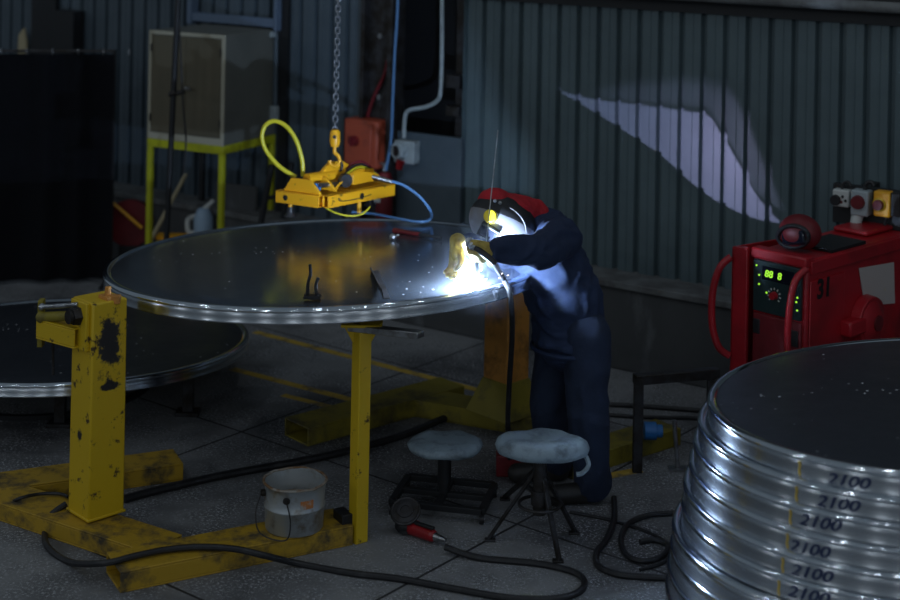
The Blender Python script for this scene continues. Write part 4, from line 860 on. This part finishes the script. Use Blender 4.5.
tt, (sa, sb, za, zb2) = wsock('isolator_switch', 'yellow isolator switch with red round knob, rightmost on the board', 873, 193, 890, 216, 'yellow_orange', .07, [(.35, .48, .036, 'yellow', .006, 'collar'), (.35, .48, .028, 'red_dark', .03, 'knob')])
mb = MB(); wbox(mb, sb, sb+.05, za+.01, zb2, SOFF, SOFF+.06); obj('side_cover', mb, 'dark_steel', tt, bevel=.004)
s_, z_ = wall_hit(855, 222, SOFF+.06); mb = MB(); mb.cyl(S(s_+.01, z_+.05, SOFF+.04), S(s_, z_-.02, SOFF+.06), .032, .028, 20); mb.cyl(S(s_, z_-.02, SOFF+.06), S(s_-.02, z_-.045, SOFF+.06), .028, .015, 16); tag(obj('power_plug', mb, 'white'), 'white plug hanging under the red-knobbed switch box', 'plug')
for k, (u, v, lab) in enumerate(((842, 187, 'small'), (865, 187, 'large'))):
    pts = [S(*wall_hit(u+a, v+b, SOFF+.03), SOFF+.03) for a, b in ((0, 4), (1, -3), (6, -5), (9, -1))]; mb = MB(); mb.tube(pts, .008+.003*k, 8); tag(obj('cable_loop', mb, 'rubber'), ('black cable arch over the leftmost white outlet' if k == 0 else 'black cable arch above the middle switch box'), 'cable')
pts = [S(*wall_hit(u, v, SOFF+.03), SOFF+.03) for u, v in ((888, 214), (885, 226), (893, 236), (912, 236))]; mb = MB(); mb.tube(pts, .008, 8); tag(obj('cable_loop', mb, 'rubber'), 'black cable drooping below the yellow isolator switch', 'cable')
pts = [S(*wall_hit(u, v, SOFF+.06), SOFF+.06) for u, v in ((852, 228), (850, 236), (858, 244), (856, 262))]; mb = MB(); mb.tube(pts, .012, 8); tag(obj('cable_loop', mb, 'rubber'), 'black cable running down from the white plug to machine', 'cable')

# ------------------------------------------------------------------ the welder
WP = on_disc(476, 287, .012)         # weld point
per = thing('person', 'person in navy work clothes, mask and gloves bending over the disc to weld', 'person', (G(578, 500)))
D0 = 6.80
hipN, hipF = Y(586, 335, 6.70), Y(560, 333, 6.90)
kneeN, kneeF = Y(588, 412, 6.68), Y(548, 405, 6.92)
ankN, ankF = Y(590, 485, 6.74), Y(553, 468, 6.98)
ankN.z = .11; ankF.z = .11
toeN, toeF = V((ankN.x-.17, ankN.y-.05, .04)), V((ankF.x-.17, ankF.y-.04, .04))
pel = Y(571, 325, 6.80); wst = Y(566, 298, 6.80); chs = Y(549, 262, 6.80); upc = Y(543, 236, 6.80)
shN, shF = Y(562, 238, 6.66), Y(540, 230, 6.96)
elN, elF = Y(540, 252, 6.44), Y(502, 258, 6.86)
wrN, wrF = Y(499, 249, 6.30), Y(459, 245, 6.42)
nk = Y(524, 222, 6.80); hdc = Y(503, 217, 6.74)
body = blob([('c', pel, .13, wst, .125), ('c', wst, .125, chs, .13), ('c', chs, .13, upc, .10), ('c', upc, .08, nk, .055), ('c', nk, .055, hdc, .07), ('e', hdc, (.10, .075, .09), None),
             ('c', upc, .07, shN, .06), ('c', upc, .07, shF, .06), ('c', shN, .05, elN, .042), ('c', elN, .042, wrN, .028), ('c', shF, .05, elF, .042), ('c', elF, .042, wrF, .028),
             ('c', pel, .11, hipN, .09), ('c', pel, .11, hipF, .09), ('c', hipN, .085, kneeN, .058), ('c', kneeN, .058, ankN, .04), ('c', hipF, .085, kneeF, .058), ('c', kneeF, .058, ankF, .04),
             ('c', ankN+V((.01, 0, -.045)), .034, toeN+V((.03, 0, .004)), .026), ('c', ankF+V((.01, 0, -.045)), .034, toeF+V((.03, 0, .004)), .026)], .014, 3)
obj('body', body, 'skin', per)
# jacket with sleeves
hem = Y(570, 338, 6.80)
jk = blob([('e', hem, (.172, .19, .05), None), ('c', hem+V((0, 0, .02)), .165, wst, .165), ('e', wst+V((-.01, 0, 0)), (.175, .18, .12), None), ('c', wst, .16, chs, .165), ('c', chs, .165, upc+V((.012, 0, 0)), .125), ('c', upc, .11, shN, .085), ('c', upc, .11, shF, .085),
           ('c', upc+V((-.03, 0, .01)), .085, nk+V((.03, 0, 0)), .075), ('c', shN, .088, elN, .074), ('c', elN, .074, wrN, .05), ('c', shF, .085, elF, .070), ('c', elF, .060, wrF+V((.045, .06, .0)), .036)], .010, 3, .013, 9.0, (1, 1, 1.6))
obj('jacket', jk, 'navy', per, angle=80)
def cuff(a, b, r):  # stitched band
    mb = MB(); d = (V(b)-V(a)).normalized(); mb.tube([V(a)+d*.0+q for q in [d.to_track_quat('Z', 'Y') @ V((r*math.cos(t_), r*math.sin(t_), 0)) for t_ in [2*PI*k/16 for k in range(16)]]], .006, 6, 1, True); return mb
obj('jacket_hem', MB().tube([hem+V((.172*math.cos(a), .188*math.sin(a), -.035)) for a in [2*PI*k/24 for k in range(24)]], .010, 8, 2, True), 'navy', per)
tr = blob([('c', pel, .145, hem, .14), ('c', hem, .12, hipN, .105), ('c', hem, .12, hipF, .105), ('c', hipN, .108, kneeN, .088), ('c', kneeN, .088, ankN+V((.01, 0, -.02)), .084), ('c', hipF, .105, kneeF, .082), ('c', kneeF, .082, ankF+V((0.01, 0, -.02)), .080)], .010, 3, .014, 7.5, (1, 1, .6))
obj('trousers', tr, 'navy_trousers', per, angle=80)
for an, to in ((ankN, toeN), (ankF, toeF)):
    b_ = blob([('c', V((an.x+.015, an.y, .19)), .066, V((an.x+.03, an.y, .052)), .05), ('c', V((an.x+.03, an.y, .05)), .048, V((to.x, to.y, .046)), .044)], .008, 2)
    bmesh.ops.bisect_plane(b_, geom=b_.verts[:]+b_.edges[:]+b_.faces[:], plane_co=(0, 0, .003), plane_no=(0, 0, -1), clear_outer=True)
    obj('boot', b_, 'boot', per)
# buttons / pocket studs lit on the jacket
mb = MB()
for u, v in ((597, 268), (595, 290), (590, 325)): mb.ball(Y(u, v, 6.62), .006, None, 8)
# helmet
fdir = V((-.34, -.40, -.85)).normalized(); udir = V((-.90, .0, .42)); udir = (udir-fdir*udir.dot(fdir)).normalized(); sdir = fdir.cross(udir).normalized()
RH = Matrix((sdir, fdir, udir)).transposed(); hc = Y(503, 218, 6.72)
def hl(x, f, u_): return hc+RH @ V((x, f, u_))
hbm = blob([('e', hc+RH @ V((0, .02, -.005)), (.112, .125, .155), RH)], .007, 1)
shell = hbm.copy()
bmesh.ops.bisect_plane(hbm, geom=hbm.verts[:]+hbm.edges[:]+hbm.faces[:], plane_co=hl(0, .012, 0), plane_no=-fdir, clear_outer=True)
bmesh.ops.solidify(hbm, geom=hbm.faces[:], thickness=.006)
obj('face_shield', hbm, 'shield', per)
bmesh.ops.bisect_plane(shell, geom=shell.verts[:]+shell.edges[:]+shell.faces[:], plane_co=hl(0, .014, 0), plane_no=fdir, clear_outer=True)
bmesh.ops.bisect_plane(shell, geom=shell.verts[:]+shell.edges[:]+shell.faces[:], plane_co=hl(0, -.080, 0), plane_no=-fdir, clear_outer=True)
bmesh.ops.solidify(shell, geom=shell.faces[:], thickness=.008)
obj('helmet_band', shell, 'black', per)
capb = blob([('e', hl(0, -.045, .05), (.080, .070, .085), RH), ('e', hl(0, -.055, -.035), (.078, .068, .09), RH)], .008, 3, .004, 18)
obj('red_bandana', capb, 'cloth_red', per)
hood = blob([('c', hl(0, -.055, -.05), .072, nk+V((.05, 0, .055)), .05), ('c', nk+V((.0, 0, .02)), .075, nk+V((.06, 0, .03)), .06)], .008, 3, .006, 14)
obj('red_hood', hood, 'cloth_red', per)
kn = Y(490, 217, 6.60); dirk = (kn-hc).normalized()
def ell_hit(u, v):
    # march along the camera ray to the helmet surface
    x, k = ray(u, v); d = V((x, 1, -k))
    for i in range(600):
        p = V((0, 0, CAM_H))+d*(6.45+i*.0006); q = RH.transposed() @ (p-(hc+RH @ V((0, .02, -.005))))
        if (q.x/.112)**2+(q.y/.125)**2+(q.z/.155)**2 <= 1: return p, (RH @ V((q.x/.112**2, q.y/.125**2, q.z/.155**2))).normalized()
    return Y(u, v, 6.6), V((0, -1, 0))
p_, n_ = ell_hit(491, 217); mb = MB(); mb.cyl(p_-n_*.004, p_+n_*.034, .031, .028, 28); obj('helmet_knob', mb, 'knob_yellow', per, bevel=.003)
p_, n_ = ell_hit(489, 232); uu = V((math.cos(.42), 0, -math.sin(.42))); uu = (uu-n_*uu.dot(n_)).normalized(); RL_ = Matrix((uu, n_.cross(uu), n_)).transposed()
mb = MB(); mb.box(p_+n_*.006, (.090, .066, .026), RL_); obj('lens_frame', mb, 'black', per, bevel=.004)
mb = MB(); mb.box(p_+n_*.018, (.078, .046, .006), RL_); obj('lens', mb, 'glass_dark', per, bevel=.002)
for u, v in ((500, 203), (495, 201)):
    p_, n_ = ell_hit(u, v); mb = MB(); mb.ball(p_, .009, None, 12); obj('helmet_stud', mb, 'steel', per)
pts = []
for u, v in ((510, 208), (518, 214), (524, 223), (526, 232)): p_, n_ = ell_hit(u, v); pts.append(p_+n_*.004)
mb = MB(); mb.tube(pts, .003, 6); obj('helmet_cord', mb, 'dark_steel', per)

# gloves: palm, four unequal bent fingers, thumb, cuff
def glove(wrist, palm_dir, side, curl, scale=1.0, label=None, cufflen=.07, spread=.0):
    """palm_dir: wrist to knuckles; side: towards the thumb; fingers curl towards normal = palm_dir x side"""
    d = palm_dir.normalized(); s_ = (side-d*side.dot(d)).normalized(); n_ = d.cross(s_).normalized(); P = lambda a, b, c: wrist+(d*a+s_*b+n_*c)*scale
    parts = [('c', P(-.0, 0, 0), .030, P(.03, .008, 0), .030)]
    for b in (-.026, -.009, .009, .026): parts.append(('c', P(.012, b*.7, 0), .021, P(.085, b, 0), .015))
    for b, L_ in ((-.034, .058), (-.0115, .072), (.0115, .078), (.034, .070)):
        a0 = P(.085, b*.85, 0); ang = 0; cur = a0; rad = .0125
        for j, seg_ in enumerate((.42, .33, .25)):
            ang += curl[j]; nx = cur+(d*math.cos(ang)+n_*math.sin(ang)+s_*(b*spread*6)).normalized()*L_*seg_*scale*1.15; parts.append(('c', cur, rad, nx, rad-.0012)); cur = nx; rad -= .0012
    t0 = P(.022, .030, .004); t1 = P(.055, .058, .020); t2_ = P(.082, .060, .040); t3 = P(.098, .050, .052)
    parts += [('c', t0, .018, t1, .0145), ('c', t1, .0145, t2_, .0125), ('c', t2_, .0125, t3, .0115)]
    parts += [('c', P(-cufflen, 0, 0), .035, P(-.005, 0, 0), .031)]
    return blob(parts, .0042, 2, .0016, 40)
# near hand holds the torch
gN = glove(wrN+V((-.012, 0, .0)), V((-.86, .10, -.45)), V((-.35, -.6, .75)), (.55, .8, .6), .92, cufflen=.012)
obj('glove', gN, 'leather', per)
gF = glove(wrF+V((-.008, -.01, -.01)), V((-.05, -.05, -1)), V((.75, -.65, 0)), (.30, .50, .45), .80, cufflen=.035, spread=.8)
obj('glove', gF, 'leather', per)

# torch, filler rod and torch cable
hand = Y(481, 254, 6.27)
t = thing('welding_torch', 'welding torch held in the near glove, tip at the arc', 'torch', hand)
a, b = Y(467, 240, 6.33), Y(494, 262, 6.24)
mb = MB(); mb.cyl(a.lerp(b, .30), b, .014, .013, 16); obj('grip', mb, 'rubber', t)
mb = MB(); mb.cyl(a, a.lerp(b, .34), .013, .017, 16); mb.cyl(a.lerp(b, .06), a.lerp(b, .12), .021, seg=16); mb.cyl(a.lerp(b, .2), a.lerp(b, .26), .022, seg=16); obj('torch_head', mb, 'steel', t)
c_ = a.lerp(b, .3); tip = WP+V((0.004, -.0, .012)); mb = MB(); mb.cyl(c_, c_.lerp(tip, .65), .011, .012, 14); mb.cyl(c_.lerp(tip, .62), c_.lerp(tip, .93), .014, .008, 14); obj('nozzle', mb, 'steel', t)
zr = 1.0
mb = MB(); mb.tube([b, Y(497, 268, 6.40), Y(503, 278, 6.47), Y(507, 286, 6.46), Y(510, 293, 6.44), Y(512, 315, 6.50), Y(512, 340, 6.60), Y(509, 390, 6.75), Y(508, 432, 6.85), G(512, 470, .013), G(530, 488, .013), G(560, 506, .013)], .012, 10); tag(obj('torch_cable', mb, 'rubber'), 'black torch cable dropping past the disc rim to the floor', 'cable')
a, b = Y(498, 130, 6.40), Y(487, 236, 6.32)
mb = MB(); mb.cyl(a, b.lerp(a, 0)+(b-a).normalized()*.04, .0026, seg=6); tag(obj('filler_rod', mb, 'steel'), 'long thin filler rod sticking up above the mask', 'rod')
a, b = Y(453, 262, 6.66), Y(472, 277, 6.52); b = on_disc(471, 280, .006)
mb = MB(); mb.cyl(a, b, .006, seg=8); tag(obj('steel_pin', mb, 'steel'), 'short steel pin pressed by the far glove on disc', 'pin')

# ------------------------------------------------------------------ arc, sparks, fume
t = thing('welding_arc', 'white hot welding arc at the rim of the disc', 'arc', WP)
obj('arc_core', MB().ball(WP+V((0, 0, .004)), .0085, None, 16), 'arc', t)
arc = lamp('arc_light', 'POINT', WP+V((-.016, -.006, .034)), 88, (.52, .70, 1.0), .012)
rg = random.Random(5)
for k in range(14):
    a_ = rg.uniform(0, 2*PI); e_ = rg.uniform(.05, .9); rr = rg.uniform(.02, .16)
    p = WP+V((math.cos(a_)*math.cos(e_)*rr, math.sin(a_)*math.cos(e_)*rr*.6-.01, abs(math.sin(e_))*rr*.6))
    mb = MB(); d = (p-WP).normalized()*.004; mb.tube([p-d, p+d], .0008, 5); sp = obj('spark', mb, 'spark', t)
# fume volume added around the weld to give the arc its halo
m = bpy.data.materials.new('weld glow fume'); m.use_nodes = True; nt = m.node_tree; N = nt.nodes; L = nt.links; N.remove(N['Principled BSDF'])
vs = N.new('ShaderNodeVolumeScatter'); vs.inputs['Color'].default_value = (.8, .88, 1, 1); vs.inputs['Anisotropy'].default_value = .2
tc = N.new('ShaderNodeTexCoord'); ln = N.new('ShaderNodeVectorMath'); ln.operation = 'LENGTH'; mr = N.new('ShaderNodeMapRange'); mr.inputs[1].default_value = 0; mr.inputs[2].default_value = 1; mr.inputs[3].default_value = 1; mr.inputs[4].default_value = 0
pw = N.new('ShaderNodeMath'); pw.operation = 'POWER'; pw.inputs[1].default_value = 2.2; mu = N.new('ShaderNodeMath'); mu.operation = 'MULTIPLY'; mu.inputs[1].default_value = .26
L.new(tc.outputs['Object'], ln.inputs[0]); L.new(ln.outputs['Value'], mr.inputs[0]); L.new(mr.outputs[0], pw.inputs[0]); L.new(pw.outputs[0], mu.inputs[0]); L.new(mu.outputs[0], vs.inputs['Density']); L.new(vs.outputs[0], N['Material Output'].inputs['Volume'])
o = obj('weld_glow_fume', MB().ball((0, 0, 0), 1, None, 24), m); o.location = WP+V((-.02, 0, .06)); o.scale = (.34, .30, .26); o['kind'] = 'stuff'; tag(o, 'faint bluish fume added for the glow around the welding arc', 'smoke')

# added spotlights, masked to project the shape of the reflected arc onto the wall
src = Y(497, 262, 7.35); src = V((src.x, 7.35, 1.10))
def wp(u, v): s_, z_ = wall_hit(u, v); return S(s_, z_)
ctr = wp(680, 140); zax = (src-ctr).normalized()  # lamp looks along -Z
xax = V((0, 0, 1)).cross(zax).normalized(); yax = zax.cross(xax)
RS = Matrix((xax, yax, zax)).transposed()
def beamer(poly_top, poly_bot, energy, color, soft, bias=.0):
    l = bpy.data.lights.new('added_patch_spot', 'SPOT'); o = bpy.data.objects.new('added_patch_spot', l); C.objects.link(o)
    o.matrix_world = Matrix.Translation(src) @ RS.to_4x4(); l.energy = energy; l.color = color; l.spot_size = math.radians(110); l.spot_blend = .1; l.shadow_soft_size = .004
    l.use_nodes = True; nt = l.node_tree; N = nt.nodes; L = nt.links; em = N['Emission']
    def pj(u, v): q = RS.transposed() @ (wp(u, v)-src); return q.x/-q.z, q.y/-q.z
    tops = [pj(*p) for p in poly_top]; bots = [pj(*p) for p in poly_bot]
    allp = tops+bots; x0, x1 = min(p[0] for p in allp), max(p[0] for p in allp); y0, y1 = min(p[1] for p in allp)-.1, max(p[1] for p in allp)+.1
    ge = N.new('ShaderNodeNewGeometry') if False else N.new('ShaderNodeTexCoord'); sx = N.new('ShaderNodeSeparateXYZ'); L.new(ge.outputs['Normal'], sx.inputs[0])
    def mth(op, a, b=None):
        n = N.new('ShaderNodeMath'); n.operation = op
        for i, s in enumerate((a, b)):
            if s is None: continue
            if isinstance(s, (int, float)): n.inputs[i].default_value = s
            else: L.new(s, n.inputs[i])
        return n.outputs[0]
    nz = mth('MULTIPLY', sx.outputs[2], -1.0); px = mth('DIVIDE', sx.outputs[0], nz); py = mth('DIVIDE', sx.outputs[1], nz)
    tx = mth('DIVIDE', mth('SUBTRACT', px, x0), x1-x0); ty = mth('DIVIDE', mth('SUBTRACT', py, y0), y1-y0)
    def curve(pts):
        f = N.new('ShaderNodeFloatCurve'); c = f.mapping.curves[0]; f.mapping.use_clip = True
        P = sorted(((p[0]-x0)/(x1-x0), (p[1]-y0)/(y1-y0)) for p in pts)
        c.points[0].location = P[0]; c.points[-1].location = P[-1]
        for p in P[1:-1]: c.points.new(*p)
        for q in c.points: q.handle_type = 'VECTOR' if len(P) < 3 else 'AUTO'
        f.mapping.update(); L.new(tx, f.inputs['Value']); return f.outputs[0]
    ct_, cb_ = curve(tops), curve(bots)
    def ss(v, w_):
        r = N.new('ShaderNodeMapRange'); r.interpolation_type = 'SMOOTHSTEP'; r.inputs[1].default_value = 0; r.inputs[2].default_value = w_; L.new(v, r.inputs[0]); return r.outputs[0]
    k = mth('MULTIPLY', ss(mth('SUBTRACT', ct_, ty), soft), ss(mth('SUBTRACT', ty, cb_), soft*.35))
    k = mth('MULTIPLY', k, mth('MULTIPLY', mth('GREATER_THAN', tx, 0.0), mth('LESS_THAN', tx, 1.0)))
    L.new(k, em.inputs['Strength'])
    return o
beamer([(556, 88), (590, 97), (630, 102), (690, 110), (707, 113), (720, 130), (738, 160), (758, 195), (784, 224)], [(556, 90), (600, 116), (630, 135), (660, 155), (700, 190), (725, 206), (755, 219), (784, 224)], 88, (.62, .58, 1.0), .02)
beamer([(580, 95), (610, 80), (650, 74), (700, 73), (728, 82), (745, 108), (762, 150), (790, 216)], [(580, 95), (630, 104), (690, 110), (707, 113), (720, 130), (738, 160), (760, 198), (790, 216)], 20, (.62, .60, 1.0), .10)
